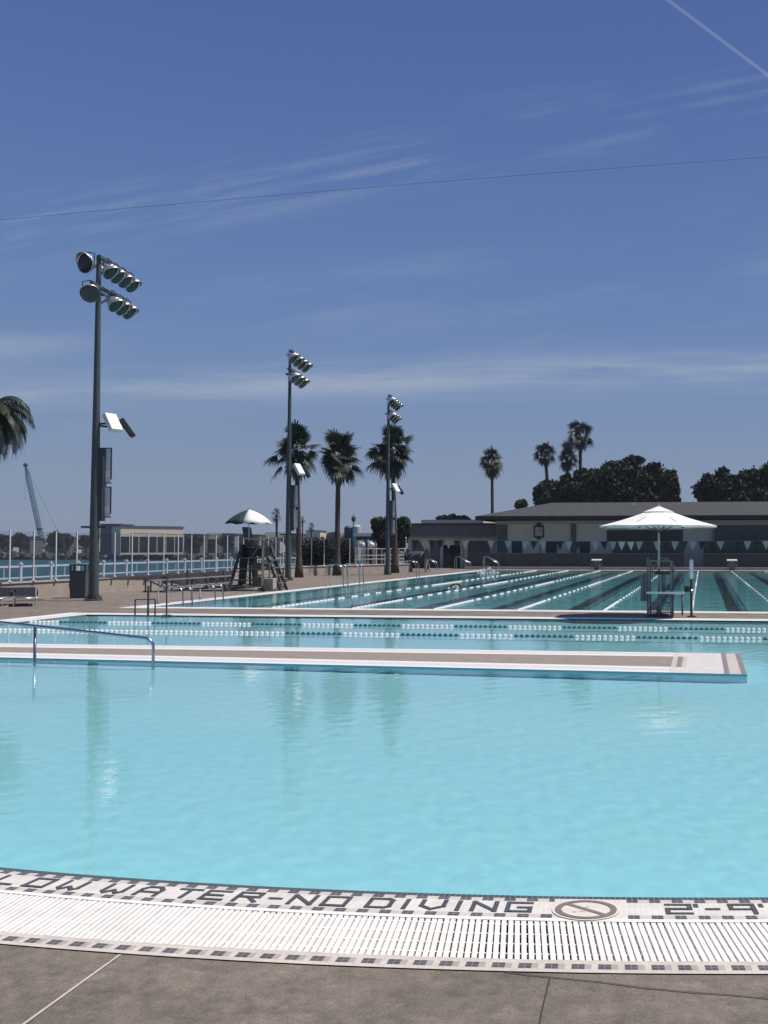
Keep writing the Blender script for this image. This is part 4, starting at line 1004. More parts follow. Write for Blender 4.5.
def glass_fence():
    t = thing('glass_fence', 'clear glass wind fence on thin white posts above the low tan wall', 'fence', (-20.5, 30, .55))
    o = Vector((-20.5, 30, .55)); ys = [28.3 + 1.11 * k for k in range(-8, 31)]; H = 1.56
    pts = [Vector((min(-20.6, wall_x(y) - .12) if y > 44 else -20.6 - max(0, y - 38) * .02, y, .55)) - o for y in ys]
    for p in pts:
        m = MB(); m.box(p + ZZ * (H / 2), (.036, .036, H)); m.box(p + ZZ * .012, (.11, .11, .024)); m.build('post', M_WPAINT, t)
    for a, b in zip(pts, pts[1:]):
        d = (b - a).normalized() * .03; m = MB(); n = d.cross(ZZ).normalized() * .005
        P = [a + d + ZZ * .08, b - d + ZZ * .08, b - d + ZZ * (H - .03), a + d + ZZ * (H - .03)]
        m.add(P, [(0, 1, 2, 3)]); m.build('pane', M_PANE, t)
    for i in range(8, len(pts) - 1):
        m = MB(); m.bar(pts[i] + ZZ * (H - .012), pts[i + 1] + ZZ * (H - .012), .02, .022); m.build('top_strip', M_CHAR, t) if i > 13 else None
glass_fence()
def prom_rail():
    pts = []
    A, B2 = Vector((-24.6, 16, 0)), Vector((-24.9, 33, 0)); C2 = Vector((-27.6, 78, 0))
    t = thing('promenade_railing', 'pale blue-white pipe railing along the waterfront behind the wall', 'railing', A)
    line = [A, B2, C2]; step = 1.9; run = []
    for a, b in zip(line, line[1:]):
        L = (b - a).length; n = int(L / step)
        run += [a + (b - a) * (i / n) for i in range(n)]
    run.append(C2)
    for i, p in enumerate(run):
        q = p - A; m = MB(); m.box(q + ZZ * .47, (.11, .11, .94)); m.box(q + ZZ * .97, (.15, .15, .06)); m.box(q + ZZ * 1.02, (.08, .08, .05)); m.build('post', M_BLUEWH, t)
    for a, b in zip(run, run[1:]):
        a, b = a - A, b - A; m = MB(); m.bar(a + ZZ * .88, b + ZZ * .88, .06, .07); m.build('top_rail', M_BLUEWH, t)
        m = MB(); m.bar(a + ZZ * .46, b + ZZ * .46, .045, .05); m.build('lower_rail', M_BLUEWH, t)
        c = (a + b) / 2; m = MB(); m.box(c + ZZ * .67, (.035, .035, .38)); m.build('baluster', M_BLUEWH, t)
prom_rail()

# ------------------------------------------------------------------ bin, loungers, bleachers, reel
def bin_():
    p = at(79.5, 598.0); t = thing('trash_bin', 'square dark grey litter bin with an open hood beside the nearest light pole', 'bin', p, R_(18))
    m = MB(); m.box((0, 0, .42), (.46, .46, .8), taper=1.06); bevel(m.build('body', M_BIN, t), .02)
    m = MB(); m.box((0, 0, .03), (.4, .4, .06)); m.build('base', M_BLACK, t)
    m = MB(); m.box((0, 0, 1.04), (.5, .5, .05)); m.box((0, 0, .835), (.5, .5, .03)); bevel(m.build('lid', M_CHAR, t), .01)
    for sx in (-1, 1):
        for sy in (-1, 1): m = MB(); m.box((sx * .22, sy * .22, .93), (.05, .05, .17)); m.build('hood_post', M_CHAR, t)
bin_()
def lounger(loc, rz, label, back=48):
    t = thing('sun_lounger', label, 'sun lounger', loc, rz, 'loungers on the left deck')
    fr = MB()
    for s_ in (-1, 1): fr.path([(-.95, s_ * .3, .28), (.3, s_ * .3, .28), (.95, s_ * .3, .3)], .022, n=8)
    fr.tube((-.95, -.3, .28), (-.95, .3, .28), .022, n=8); fr.tube((.95, -.3, .3), (.95, .3, .3), .022, n=8); fr.build('frame', M_ALU, t, smooth=True)
    for x in (-.75, .7):
        for s_ in (-1, 1): m = MB(); m.tube((x, s_ * .3, 0), (x, s_ * .3, .28), .02, n=8); m.build('leg', M_ALU, t)
    m = MB(); m.box((-.35, 0, .29), (1.2, .56, .03)); bevel(m.build('seat_sling', M_CHAR, t), .01)
    b = R_(back); m = MB(); m.box((.25 + .38 * math.cos(b), 0, .3 + .38 * math.sin(b)), (.78, .56, .03), (0, -b, 0)); bevel(m.build('backrest', M_BLACK, t), .01)
    for s_ in (-1, 1): m = MB(); m.path([(.1, s_ * .33, .3), (.12, s_ * .34, .5), (.45, s_ * .34, .52), (.55, s_ * .33, .32)], .018, n=8); m.build('arm_rest', M_BLACK, t, smooth=True)
    return t
l1 = lounger(at(25, 605), R_(125), 'dark sling lounger with raised back, nearest the bin', back=20); l1.scale = (.9, .9, .8)
dup(l1, loc=at(-2, 605.5), rz=R_(112), label='low lounger cut by the left picture edge')
def bag():
    p = at(30, 597.5); m = MB(); m.blob((0, 0, .3), (.42, .3, .32), 12, 8)
    o = m.build('equipment_bag', M_WHITE); o.location = p; smooth_angle(o)
    tag(o, 'pale rounded bag standing behind the loungers by the low wall', 'bag')
bag()
def bleacher():
    a = at(166, 592.5); t = thing('bleacher', 'low dark metal bleacher with rows of bench planks along the tan wall', 'bleacher', a)
    L = 10.5
    for r, (dx, z) in enumerate(((.0, .17), (-.6, .4))):
        m = MB(); m.box((dx - .05, L / 2, z), (.26, L, .05)); bevel(m.build('bench_plank', M_CHAIR, t), .01)
    for i in range(8):
        y = L * i / 7 + (.0 if i else .05); m = MB()
        m.bar((.05, y, .02), (-.9, y, .02), .04, .04); m.bar((.0, y, .02), (.0, y, .15), .04, .04); m.bar((-.6, y, .02), (-.6, y, .39), .04, .04); m.bar((-.8, y, .02), (-.8, y, (.49, .62, .75)[i % 3]), .04, .04); m.bar((.0, y, .12), (-.8, y, .47), .035, .04)
        m.build('frame', M_CHAR, t)
bleacher()

def tall_chair():
    g = at(256, 590.3); k = g.dot(f0) / F
    t = thing('lifeguard_tower', 'tall weathered lifeguard chair with ladder under the green and white umbrella', 'lifeguard chair', g)
    W, Dp = .62, 1.5
    for sx in (-1, 1):
        for sy in (-1, 1):
            m = MB(); m.bar((sx * W, sy * .85, .12), (sx * .42, sy * .35, 1.62), .08, .08); m.build('leg', M_WEATH if sx > 0 else M_CHAR, t)
    for sx in (-1, 1): m = MB(); m.box((sx * (W + .02), 0, .09), (.1, 2.3, .1)); m.build('skid', M_DSTEEL, t)
    for sx in (-1, 1):
        m = MB(); m.lathe([(.1, -.04), (.13, -.02), (.13, .02), (.1, .04)], (sx * (W + .14), -1.0, .13), (1, 0, 0), n=14); m.build('wheel', M_BLACK, t)
    m = MB(); m.box((0, 0, 1.2), (1.0, .95, .05)); m.build('platform', M_WEATH, t)
    for z in (.4, .8):
        m = MB(); m.box((.0, -.8 + z * .25, z), (1.1, .1, .05)); m.box((.58 - z * .1, 0, z + .05), (.06, 1.4 - z * .4, .06)); m.build('crossbeam', M_WEATH, t)
    for i in range(4):
        m = MB(); z = .28 + .28 * i; m.box((W + .35 - z * .3, .1, z), (.12, .6, .04)); m.build('ladder_step', M_WEATH, t)
    for sy in (-1, 1): m = MB(); m.bar((W + .42, .1 + sy * .3, 0), (.5, .1 + sy * .3, 1.25), .05, .09); m.build('ladder_rail', M_CHAR, t)
    m = MB(); m.box((0.02, 0, 1.62), (.62, .66, .06)); bevel(m.build('seat', M_CHAR, t), .01)
    m = MB(); m.box((-.33, 0, 1.98), (.06, .66, .72), (0, -R_(10), 0)); bevel(m.build('backrest', M_CHAR, t), .01)
    for sy in (-1, 1):
        m = MB(); m.bar((-.34, sy * .37, 1.93), (.46, sy * .37, 1.86), .07, .05); m.build('arm_rest', mat('weathered_wood', (.4, .35, .3), .85) if 'weathered_wood' not in MATS else MATS['weathered_wood'], t)
        m = MB(); m.bar((.4, sy * .37, 1.6), (.4, sy * .37, 1.86), .05, .05); m.bar((-.02, sy * .4, 1.2), (.3, sy * .42, 1.64), .06, .06); m.build('arm_post', M_WEATH, t)
    m = MB(); m.box((-.45, -.1, .95), (.12, .5, 1.5), (0, R_(4), 0)); bevel(m.build('rescue_board', M_BLACK, t), .05)
    m = MB(); m.box((-.2, .3, .85), (.1, .42, 1.35), (0, -R_(5), 0)); bevel(m.build('rescue_board', M_CHAR, t), .05)
    m = MB(); m.box((.05, .1, 1.42), (.7, .62, .3)); bevel(m.build('seat_box', M_BLACK, t), .03)
    m = MB(); m.lathe([(.05, -.3), (.075, -.27), (.075, .27), (.05, .3)], (.42, 0, .98), (0, 1, 0), n=12); m.build('rescue_tube', M_CHAR, t, smooth=True)
    m = MB(); m.box((.3, -.25, .32), (.5, .4, .36)); bevel(m.build('equipment_box', M_DGREY, t), .02)
    m = MB(); m.box((.72, -.35, .26), (.36, .4, .4)); bevel(m.build('equipment_box', M_STUCCO, t), .02)
    m = MB(); m.box((.3, -.25, .9), (.7, .12, .22)); bevel(m.build('foot_board', M_WEATH, t), .02)
    # umbrella
    top = dep(249, 509.5, g.dot(f0)); u = thing('striped_umbrella', 'dome umbrella with dark green and white panels over the tall lifeguard chair', 'umbrella', (top.x, top.y, 0))
    zt = top.z; R = .86; n = 8; C = [MB(), MB()]
    zr = zt - .54
    def P(q, f, dz=0):
        a = 2 * PI * q / n + .98; return Vector((R * f * math.cos(a) * (1 if q == int(q) else .965), R * f * math.sin(a) * (1 if q == int(q) else .965), zr + (zt - zr) * (1 - .45 * f - .55 * f ** 2.4) + dz + (0 if q == int(q) else .05 * f * f)))
    for q in range(n):
        am = 2 * PI * (q + .5) / n + .98
        dark = math.cos(am - R_(18)) < .0
        for i in range(6):
            for h in range(2):
                C[0 if dark else 1].quad(P(q + h / 2, i / 6), P(q + h / 2, (i + 1) / 6), P(q + (h + 1) / 2, (i + 1) / 6), P(q + (h + 1) / 2, i / 6))
    for c_, nm, mm in zip(C, ('green_panel', 'white_panel'), (M_GREENC, M_CANVAS)):
        o = smooth_angle(c_.build(nm, mm, u), 60); s_ = o.modifiers.new('s', 'SOLIDIFY'); s_.thickness = .006
    m = MB(); off = Vector((g.x - top.x, g.y - top.y, 0)); m.tube((0, 0, 1.0), (0, 0, zt + .08), .022, n=10); m.build('pole', M_ALU, u)
    for q in range(n): m = MB(); m.bar((0, 0, zr + .12), P(q, .75, -.02), .012, .015); m.build('rib', M_DSTEEL, u)
tall_chair()

def reel():
    p = at(417, 572.0); t = thing('lane_rope_reel', 'dark wheeled lane rope reel parked by the left end of the clubhouse', 'reel cart', p)
    m = MB(); m.lathe([(.08, -.55), (.5, -.54), (.55, -.4), (.55, .4), (.5, .54), (.08, .55)], (0, 0, .78), (1, 0, 0), n=18); m.build('rope_drum', M_CHAR, t)
    for sx in (-1, 1):
        m = MB(); m.lathe([(.05, -.02), (.72, -.02), (.72, .02), (.05, .02)], (sx * .62, 0, .78), (1, 0, 0), n=22); m.build('side_disc', M_BLACK, t)
        m = MB(); m.bar((sx * .7, -.5, .1), (sx * .7, 0, .8), .05, .05); m.bar((sx * .7, .5, .1), (sx * .7, 0, .8), .05, .05); m.bar((sx * .7, -.55, .1), (sx * .7, .55, .1), .05, .05); m.build('frame', M_ALU, t)
        for sy in (-1, 1): m = MB(); m.lathe([(.02, -.02), (.08, -.02), (.08, .02), (.02, .02)], (sx * .7, sy * .5, .08), (1, 0, 0), n=10); m.build('wheel', M_BLACK, t)
reel()

# ------------------------------------------------------------------ pool ladders and grab rails
def grab(loc, rz, label, kind='hoop', h=.9, reach=.75):
    t = thing('grab_rail', label, 'grab rail', loc, rz, 'grab rails round the pools')
    for s_ in (-1, 1):
        m = MB(); y = s_ * .26
        if kind == 'hoop': pts = [(-.35, y, 0), (-.35, y, h * .75), (-.3, y, h * .93), (-.15, y, h), (.1, y, h), (.3, y, h * .9), (.38, y, h * .7), (.4, y, 0), (.4, y, -.6)]
        else: pts = [(-.5, y, 0), (-.5, y, h * .8), (-.45, y, h * .95), (-.3, y, h), (.45, y, h * .55), (.55, y, h * .42), (.6, y, h * .25), (.6, y, -.6)]
        m.path(pts, .022, n=8); m.build('rail', M_STEEL, t, smooth=True)
        m = MB(); m.lathe([(.05, 0), (.045, .02), (.025, .025)], (pts[0][0], y, .004), n=10); m.build('flange', M_STEEL, t)
    return t
for (px, py), lab in (((181, 607), 'grab rail at the near left corner of the lap pool'), ((213, 602), 'second grab rail along the left edge of the lap pool, before the bleacher')):
    grab(Vector((BXL - .2, onX(px, py, BXL).y, 0)), 0, lab, h=.5, reach=.5)
for (px, py), lab in (((341, 586), 'grab rail beside the lone palm at the lap pool edge'), ((357, 584.5), 'grab rail just right of the lone palm at the lap pool edge'), ((414, 577), 'grab rail in front of the rope reel')):
    grab(Vector((BXL - .2, onX(px, py, BXL).y, 0)), 0, lab)
for px, lab in ((429, 'sloping ladder handrail nearest the rope reel'), (462.5, 'sloping ladder handrail in front of the black doorway'), (491, 'sloping ladder handrail at the far left corner of the lap pool')):
    g = onY(px, 568, 70.6); g.z = 0
    grab(g, 0, lab, 'slope', h=.95)
m_p = at(166.5, 616); t = thing('marker_post', 'thin dark post with a round knob at the left end of the walkway', 'post', m_p)
m = MB(); m.tube((0, 0, 0), (0, 0, .98), .018, n=8); m.build('post', M_CHAR, t)
m = MB(); m.blob((-.04, 0, .78), (.05, .05, .05), 10, 6); m.build('knob', M_BLACK, t, smooth=True)
m = MB(); m.lathe([(.12, 0), (.12, .02), (.03, .04)], n=14); m.build('foot', M_CHAR, t)
t = thing('pool_barrier', 'low rail barrier with one taller post at the left end of the walkway', 'barrier', at(135, 616))
bb = t.location; q = [at(135, 616), at(155, 615.6)]
m = MB(); m.tube(at(148, 616) - bb, at(148, 616) - bb + ZZ * .7, .024, n=8); m.build('tall_post', M_CHAR, t)
for p in q: m = MB(); m.tube(p - bb, p - bb + ZZ * .38, .018, n=8); m.build('post', M_CHAR, t)
m = MB(); m.tube(q[0] - bb + ZZ * .38, q[1] - bb + ZZ * .38, .014, n=8); m.build('rail', M_CHAR, t)

# planters at the foot of the wall between the palms
for (x0_, x1_, lab) in ((307, 320, 'dark low planter box right of the leftmost palm'), (325, 336, 'dark low planter box left of the lone palm')):
    a, b = at(x0_, 574.8), at(x1_, 574.2); c = (a + b) / 2; t = thing('planter', lab, 'planter', c, math.atan2((b - a).y, (b - a).x), 'planter boxes')
    L = (b - a).length; m = MB(); m.box((0, .25, .21), (L, .5, .42), taper=1.05); bevel(m.build('box', M_CHAR, t), .02)
    m = MB(); leafy(m, [(-L * .25, .25, .45, L * .3, .25, .1), (L * .25, .25, .45, L * .3, .25, .12)], 260, .08, rnd); m.build('plants', M_FOL, t)

# ------------------------------------------------------------------ swimmers
def swimmer(loc, rz, label, arm_up=True, capm=M_SUIT):
    """prone front-crawl body, one skinned surface"""
    V = [(0, 0, 0), (.22, 0, .03), (.42, 0, .05), (.56, 0, .07), (.68, 0, .1),   # pelvis, waist, chest, neck, head base
         (.46, .19, .07), (.62, .3, .32), (.86, .26, .3), (.98, .25, .2),           # left arm over the water
         (.46, -.19, .02), (.72, -.24, -.08), (.98, -.2, -.1), (1.08, -.19, -.1),    # right arm stretched forward
         (-.1, .1, -.03), (-.5, .12, -.1), (-.92, .1, -.08), (-1.08, .1, -.12), (-.1, -.1, -.03), (-.5, -.12, -.16), (-.92, -.1, -.2), (-1.08, -.1, -.26)]
    E_ = [(0, 1), (1, 2), (2, 3), (3, 4), (2, 5), (5, 6), (6, 7), (7, 8), (2, 9), (9, 10), (10, 11), (11, 12), (0, 13), (13, 14), (14, 15), (15, 16), (0, 17), (17, 18), (18, 19), (19, 20)]
    rad = [.14, .13, .15, .06, .07, .065, .048, .038, .035, .065, .048, .038, .035, .09, .065, .045, .04, .09, .065, .045, .04]
    me = bpy.data.meshes.new('person'); me.from_pydata(V, E_, []); o = bpy.data.objects.new('person', me); COL.objects.link(o)
    me.materials.append(M_SKIN)
    sk = o.modifiers.new('skin', 'SKIN')
    for i, v in enumerate(me.skin_vertices[0].data if me.skin_vertices else []): pass
    if not me.skin_vertices:
        pass
    bm = bmesh.new(); bm.from_mesh(me); lay = bm.verts.layers.skin.verify(); bm.verts.ensure_lookup_table()
    for i, v in enumerate(bm.verts): v[lay].radius = (rad[i], rad[i] * .85); v[lay].use_root = (i == 0)
    bm.to_mesh(me); bm.free()
    s_ = o.modifiers.new('sub', 'SUBSURF'); s_.levels = 2; s_.render_levels = 2
    o.location = loc; o.rotation_euler = (0, 0, rz)
    tag(o, label, 'person', 'swimmers in the lap pool')
    m = MB(); m.blob((.78, 0, .13), (.12, .085, .1), 14, 9); h = m.build('swim_cap', capm, o, smooth=True)
    return o
s1 = at(474, 588.5); swimmer(Vector((s1.x, s1.y, -.13)), R_(200), 'swimmer with dark cap doing front crawl, one arm raised beside a lane rope')
s2 = at(487, 572.5); sw2 = swimmer(Vector((s2.x, s2.y, -.1)), R_(100), 'swimmer almost hidden in splashing water at the far end', capm=M_SUIT)
def splash(loc, label, r, n, seed):
    rg = random.Random(seed); m = MB()
    for _ in range(n):
        a = rg.uniform(0, 6.28); q = r * rg.random() ** .6; h = max(0, (1 - q / r)) * r * .8 * rg.random() ** 1.3; s_ = rg.uniform(.015, .05) * (1.2 - h / r * .6)
        m.blob((q * math.cos(a), q * math.sin(a), h), (s_ * rg.uniform(.7, 1.6), s_, s_ * rg.uniform(.4, 1.1)), 6, 4, rot=(rg.uniform(-.5, .5), rg.uniform(-.5, .5), rg.uniform(0, 3)))
    o = m.build('water_splash', M_FOAM, smooth=True); o.location = loc; o['kind'] = 'stuff'
    o['label'] = label
splash(Vector((s2.x, s2.y, WZ - .05)), 'white splash round the swimmer at the far end', .75, 120, 4)
splash(Vector((s1.x - .75, s1.y - .25, WZ - .05)), 'small white splash ahead of the crawling swimmer', .35, 26, 6)

# ------------------------------------------------------------------ harbour and far shore
m = MB(); m.quad((-6000, -800, -3), (900, -800, -3), (900, 7000, -3), (-6000, 7000, -3)); struct(m.build('sea', M_SEA))
def shore_pt(px, D, z=-3): p = dep(px, 547, D); p.z = z; return p
DS = 378
m = MB(); front = [shore_pt(px, DS + rnd.uniform(-3, 3)) for px in range(-400, 560, 12)]
for a, b in zip(front, front[1:]):
    a1, b1 = a + ZZ * 2.2, b + ZZ * 2.2; a2, b2 = a1 + f0 * 900, b1 + f0 * 900
    m.quad(a + f0 * -1.5, b + f0 * -1.5, b1 + f0 * 1.5, a1 + f0 * 1.5); m.quad(a1 + f0 * 1.5, b1 + f0 * 1.5, b2, a2)
struct(m.build('far_shore', M_LAND))
def rocks():
    m = MB(); rg = random.Random(8)
    for px in [x * 1.6 for x in range(-60, 260)]:
        p = shore_pt(px, DS - 4 + rg.uniform(-1.5, 1.5)); s_ = rg.uniform(.8, 1.7)
        e = Euler((rg.uniform(0, 3), rg.uniform(0, 3), rg.uniform(0, 3)))
        m.box(p + ZZ * rg.uniform(.2, 1.9), (s_ * 1.5, s_ * 1.2, s_), e.to_matrix())
    o = m.build('breakwater', M_ROCK); o['kind'] = 'stuff'; o['label'] = 'dark rock breakwater along the far shore'
rocks()
def far_house(px0, px1, ytop, D, mw, mr, label, flat=True, winrow=True, big=False, group='buildings on the far shore'):
    a, b = shore_pt(px0, D), shore_pt(px1, D); c = (a + b) / 2; w = (b - a).length; ztop = dep(px0, ytop, D).z; base = -1.0; w = w / .86 if big else w
    t = thing('shore_building', label, 'building', (c.x, c.y, base), R_(58) if big else YAW, group); h = ztop - base
    hw = h if flat else h * .7; dp = 10
    m = MB(); m.box((0, dp / 2, hw / 2), (w, dp, hw)); m.build('wall', mw, t)
    m = MB()
    if flat: m.box((0, dp / 2, hw + .12), (w + .6, dp + .6, .3)); 
    else:
        P = [(-w / 2 - .4, -.4, hw), (w / 2 + .4, -.4, hw), (w / 2 + .4, dp + .4, hw), (-w / 2 - .4, dp + .4, hw), (-w / 2, dp / 2, h), (w / 2, dp / 2, h)]
        m.add(P, [(0, 1, 5, 4), (2, 3, 4, 5), (0, 4, 3), (1, 2, 5), (0, 3, 2, 1)])
    m.build('roof', mr, t)
    if winrow:
        n = max(1, int(w / 3.2))
        for i in range(n):
            m = MB(); x = -w / 2 + w * (i + .5) / n; m.box((x, -.03, hw * (.36 if big else .5)), (w / n * (.88 if big else .6), .1, hw * (.56 if big else .35))); m.build('window', M_GLASSD, t)
    return t
far_house(124, 181, 526.8, 360, M_TANB, M_DKB, 'wide tan flat-roofed building on the far shore behind the glass fence', winrow=True, big=True)
far_house(100, 121, 524.5, 355, M_DKB, M_DKB, 'dark boxy building touching the left side of the tan building', winrow=False)
# the open dark storey below the tan building
spec = [(0, 5, 540, 'pale'), (8, 14, 537, 'dark'), (13, 19, 543, 'pale'), (22, 30, 538.5, 'dark'), (33, 40, 544, 'pale'), (48, 53, 541, 'dark'), (56, 64, 537.5, 'dark'), (66, 72, 545, 'pale'), (78, 94, 536, 'tan'),
        (184, 200, 534.5, 'dark'), (202, 216, 533, 'dark'), (218, 234, 534, 'dark'), (238, 258, 535, 'dark'), (262, 280, 532, 'pale'), (284, 300, 534, 'dark'), (306, 320, 531, 'tan'), (322, 344, 533, 'dark')]
names = {'pale': (M_PALEB, M_DKB, 'pale'), 'dark': (M_DKB, M_DKB, 'dark'), 'tan': (M_TANB, M_DKB, 'tan')}
where = ['at the left picture edge', 'behind the first fence post', 'second pale one from the left', 'left of the crane foot', 'low beside the crane foot', 'just right of the crane', 'between crane and bin', 'low above the bin',
         'just left of the nearest light pole', 'right of the wide tan building', 'two to the right of the wide tan building', 'left of the striped umbrella', 'behind the tall lifeguard chair', 'right of the tall lifeguard chair', 'behind the leftmost palm trunk', 'between the leftmost and lone palms', 'behind the lone palm trunk']
for i, ((a, b, y, k), wv) in enumerate(zip(spec, where)):
    mw, mr, nm = names[k]
    far_house(a, b, y, 392 + (i % 3) * 9, mw, mr, f'small {nm} shore building {wv}', flat=(i % 3 != 1))
for i, (px, ry, rx) in enumerate(((4, 5.5, 8), (20, 6, 9), (36, 5, 7), (54, 7, 8), (66, 6, 9), (86, 5, 8), (196, 5, 10), (226, 5, 10), (250, 5, 9), (290, 6, 9), (316, 6, 11), (334, 7, 10), (349, 6, 9))):
    broad_tree(388 + 7 * (i % 3), [(px, 545 - ry * .75, rx, ry)], ['dark shore tree at the far left edge', 'dark shore tree left of the crane', 'dark shore tree behind the crane foot', 'dark shore tree right of the crane', 'dark shore tree above the bin', 'dark shore tree beside the nearest light pole', 'dark shore tree right of the tan building', 'dark shore tree left of the striped umbrella', 'dark shore tree behind the tall lifeguard chair', 'dark shore tree behind the leftmost palm', 'dark shore tree between two palms', 'dark shore tree behind the lone palm', 'dark shore tree left of the white-roofed kiosk'][i], 300 + i, px, n=1100, size=1.0, group='trees on the far shore', z0=-1.2)
def crane():
    D = 405; b = shore_pt(43, D, -.8); tip = dep(25.5, 465, D) - b
    t = thing('crane', 'teal lattice boom crane rising over the harbour at far left', 'crane', b)
    foot = Vector((0, 0, 3)); d = (tip - foot); L = d.length; d.normalize(); s_ = d.cross(f0).normalized(); n_ = d.cross(s_)
    m = MB(); N = 22
    def C(i, k):
        f = i / N; w = 1.25 * (1 if f < .8 else 1 - (f - .8) / .2 * .75); sg = [(-1, -1), (1, -1), (1, 1), (-1, 1)][k]
        return foot + d * (L * f) + s_ * (sg[0] * w / 2) + n_ * (sg[1] * w / 2)
    for k in range(4):
        for i in range(N):
            m.bar(C(i, k), C(i + 1, k), .22, .22); m.bar(C(i, k), C(i + 1, (k + 1) % 4), .13, .13)
    m.build('boom', M_CRANE, t)
    m = MB(); m.box((1.5, 2, 1.7), (6, 4, 3), (0, 0, YAW)); m.build('cab', M_CRANE, t)
    m = MB(); m.box((0, 2, .3), (7, 5, .9), (0, 0, YAW)); m.build('crawler_base', M_CHAR, t)
    m = MB(); m.lathe([(.3, -.6), (.7, -.5), (.7, .5), (.3, .6)], tip, f0, n=12); m.build('sheave', M_CHAR, t)
    m = MB(); m.tube(tip, Vector((7, 3, 3)), .05, n=5); m.tube(tip, tip - ZZ * 14, .04, n=5); m.build('hoist_line', M_CHAR, t)
    m = MB(); p = foot + d * (L * .2); m.box(p, (1.8, 1.2, 1.0)); m.build('boom_winch', M_CHAR, t)
crane()
def kiosk():
    D = 84; a, b = dep(354, 547, D), dep(378, 547, D); c = (a + b) / 2; c.z = 0; w = (b - a).length
    t = thing('kiosk', 'small open shelter with a bright white roof edge left of the round tree', 'kiosk', c, YAW)
    zt = dep(360, 533.5, D).z
    m = MB(); m.box((0, 2, zt - .1), (w, 4.6, .26)); m.build('roof', M_WPAINT, t)
    m = MB(); m.box((0, 2, zt - .4), (w - .3, 4.2, .3)); m.build('beam', M_CHAR, t)
    for x in (-w / 2 + .2, -.1, w / 2 - .2):
        for y in (0, 4): m = MB(); m.box((x, y, zt / 2 - .2), (.2, .2, zt - .4)); m.build('post', M_PALEB, t)
    m = MB(); m.box((0, 3.9, 1.0), (w - .4, .1, 2.0)); m.build('back_panel', M_CHAR, t)
    for px, lab in ((362, 'left'), (371.5, 'right')):
        p = dep(px, 545, D - 2); g = thing('globe_lamp', f'{lab} one of two pale globe lamps below the white-roofed kiosk', 'lamp', (p.x, p.y, 0), 0, 'globe lamps at the kiosk')
        m = MB(); m.blob((0, 0, p.z), (.25, .25, .25), 14, 9); m.build('globe', M_WPAINT, g, smooth=True)
        m = MB(); m.tube((0, 0, 0), (0, 0, p.z - .2), .04, n=8); m.build('post', M_CHAR, g)
    p = dep(353.5, 530, 88); g = thing('street_lamp', 'tall green lamp post with a small lantern left of the kiosk', 'lamp post', (p.x, p.y, 0))
    zt = dep(353.5, 518, 88).z; m = MB(); m.lathe([(.1, 0), (.06, .4), (.05, zt - .3)], n=10); m.build('post', M_CRANE, g)
    m = MB(); m.lathe([(.05, 0), (.17, .1), (.2, .4), (.06, .52), (.02, .65)], (0, 0, zt - .35), n=10); m.build('lantern', M_CHAR, g)
    for px, yt, lab in ((348.5, 526, 'dark round tank left of the green lamp post'), (356.5, 525, 'grey round tank right of the green lamp post')):
        p = dep(px, 530, 120); zt = dep(px, yt, 120).z; g = thing('tank', lab, 'tank', (p.x, p.y, 0)); m = MB(); m.lathe([(.5, 0), (.5, zt - .2), (.3, zt)], n=14); m.build('shell', M_CHAR if px < 350 else M_GREYW2, g)
        m = MB(); m.lathe([(.54, 0), (.54, .12)], (0, 0, zt * .6), n=14); m.build('band', M_DSTEEL, g)
kiosk()
# service fence with hedge behind the angled end of the wall
def mesh_fence():
    a, b = dep(355, 547, 66), dep(407, 547, 70); a.z = b.z = 0
    t = thing('pipe_fence', 'thin grey pipe fence behind the angled end of the wall', 'fence', a); L = b - a
    for i in range(7): m = MB(); m.tube(L * (i / 6), L * (i / 6) + ZZ * 1.5, .03, n=8); m.build('post', M_GREYW2, t)
    for z in (.8, 1.05, 1.48): m = MB(); m.tube(ZZ * z, L + ZZ * z, .022, n=8); m.build('rail', M_GREYW2, t)
mesh_fence()
def hedge(px0, px1, ytop, D, label, seed):
    a, b = dep(px0, 547, D), dep(px1, 547, D); c = (a + b) / 2; c.z = 0; w = (b - a).length; z = dep(px0, ytop, D).z
    rg = random.Random(seed); t = thing('hedge', label, 'hedge', c, YAW, 'clipped hedges behind the wall')
    m = MB(); n = max(3, int(w / .8)); leafy(m, [(-w / 2 + w * (i + .5) / n, 0, z * (.45 + .08 * rg.random()), w / n * .8, .5, z * .5) for i in range(n)], int(700 * w), .13, rg); m.build('foliage', M_FOL, t)
    m = MB()
    for i in range(n): x = -w / 2 + w * (i + .5) / n; m.tube((x, 0, 0), (x, 0, z * .5), .04, n=6)
    m.build('stem', M_BARK, t)
hedge(302, 334, 540, 66, 'tall dark hedge behind the wall between two palms', 1)
hedge(341, 353, 541, 70, 'short dark hedge behind the wall right of the lone palm', 2)

# overhead cable crossing the sky
c0, c1 = dep(-700, 262, 42), dep(1600, 70, 42)
pts = []
for i in range(61):
    px = -700 + 2300 * i / 60
    y = 157 + (768 - px) * (63 / 768.0) if px > 768 else None
    q = (px / 768.0); yy = 220 - 63 * q + 9 * (q * (1 - q)) * -1.0
    pts.append(dep(px, yy, 42))
cb = thing('overhead_cable', 'thin dark cable crossing the whole sky above the light poles', 'cable', pts[0])
m = MB(); m.path([p - pts[0] for p in pts], .0065, n=6); m.build('wire', M_CABLE, cb)

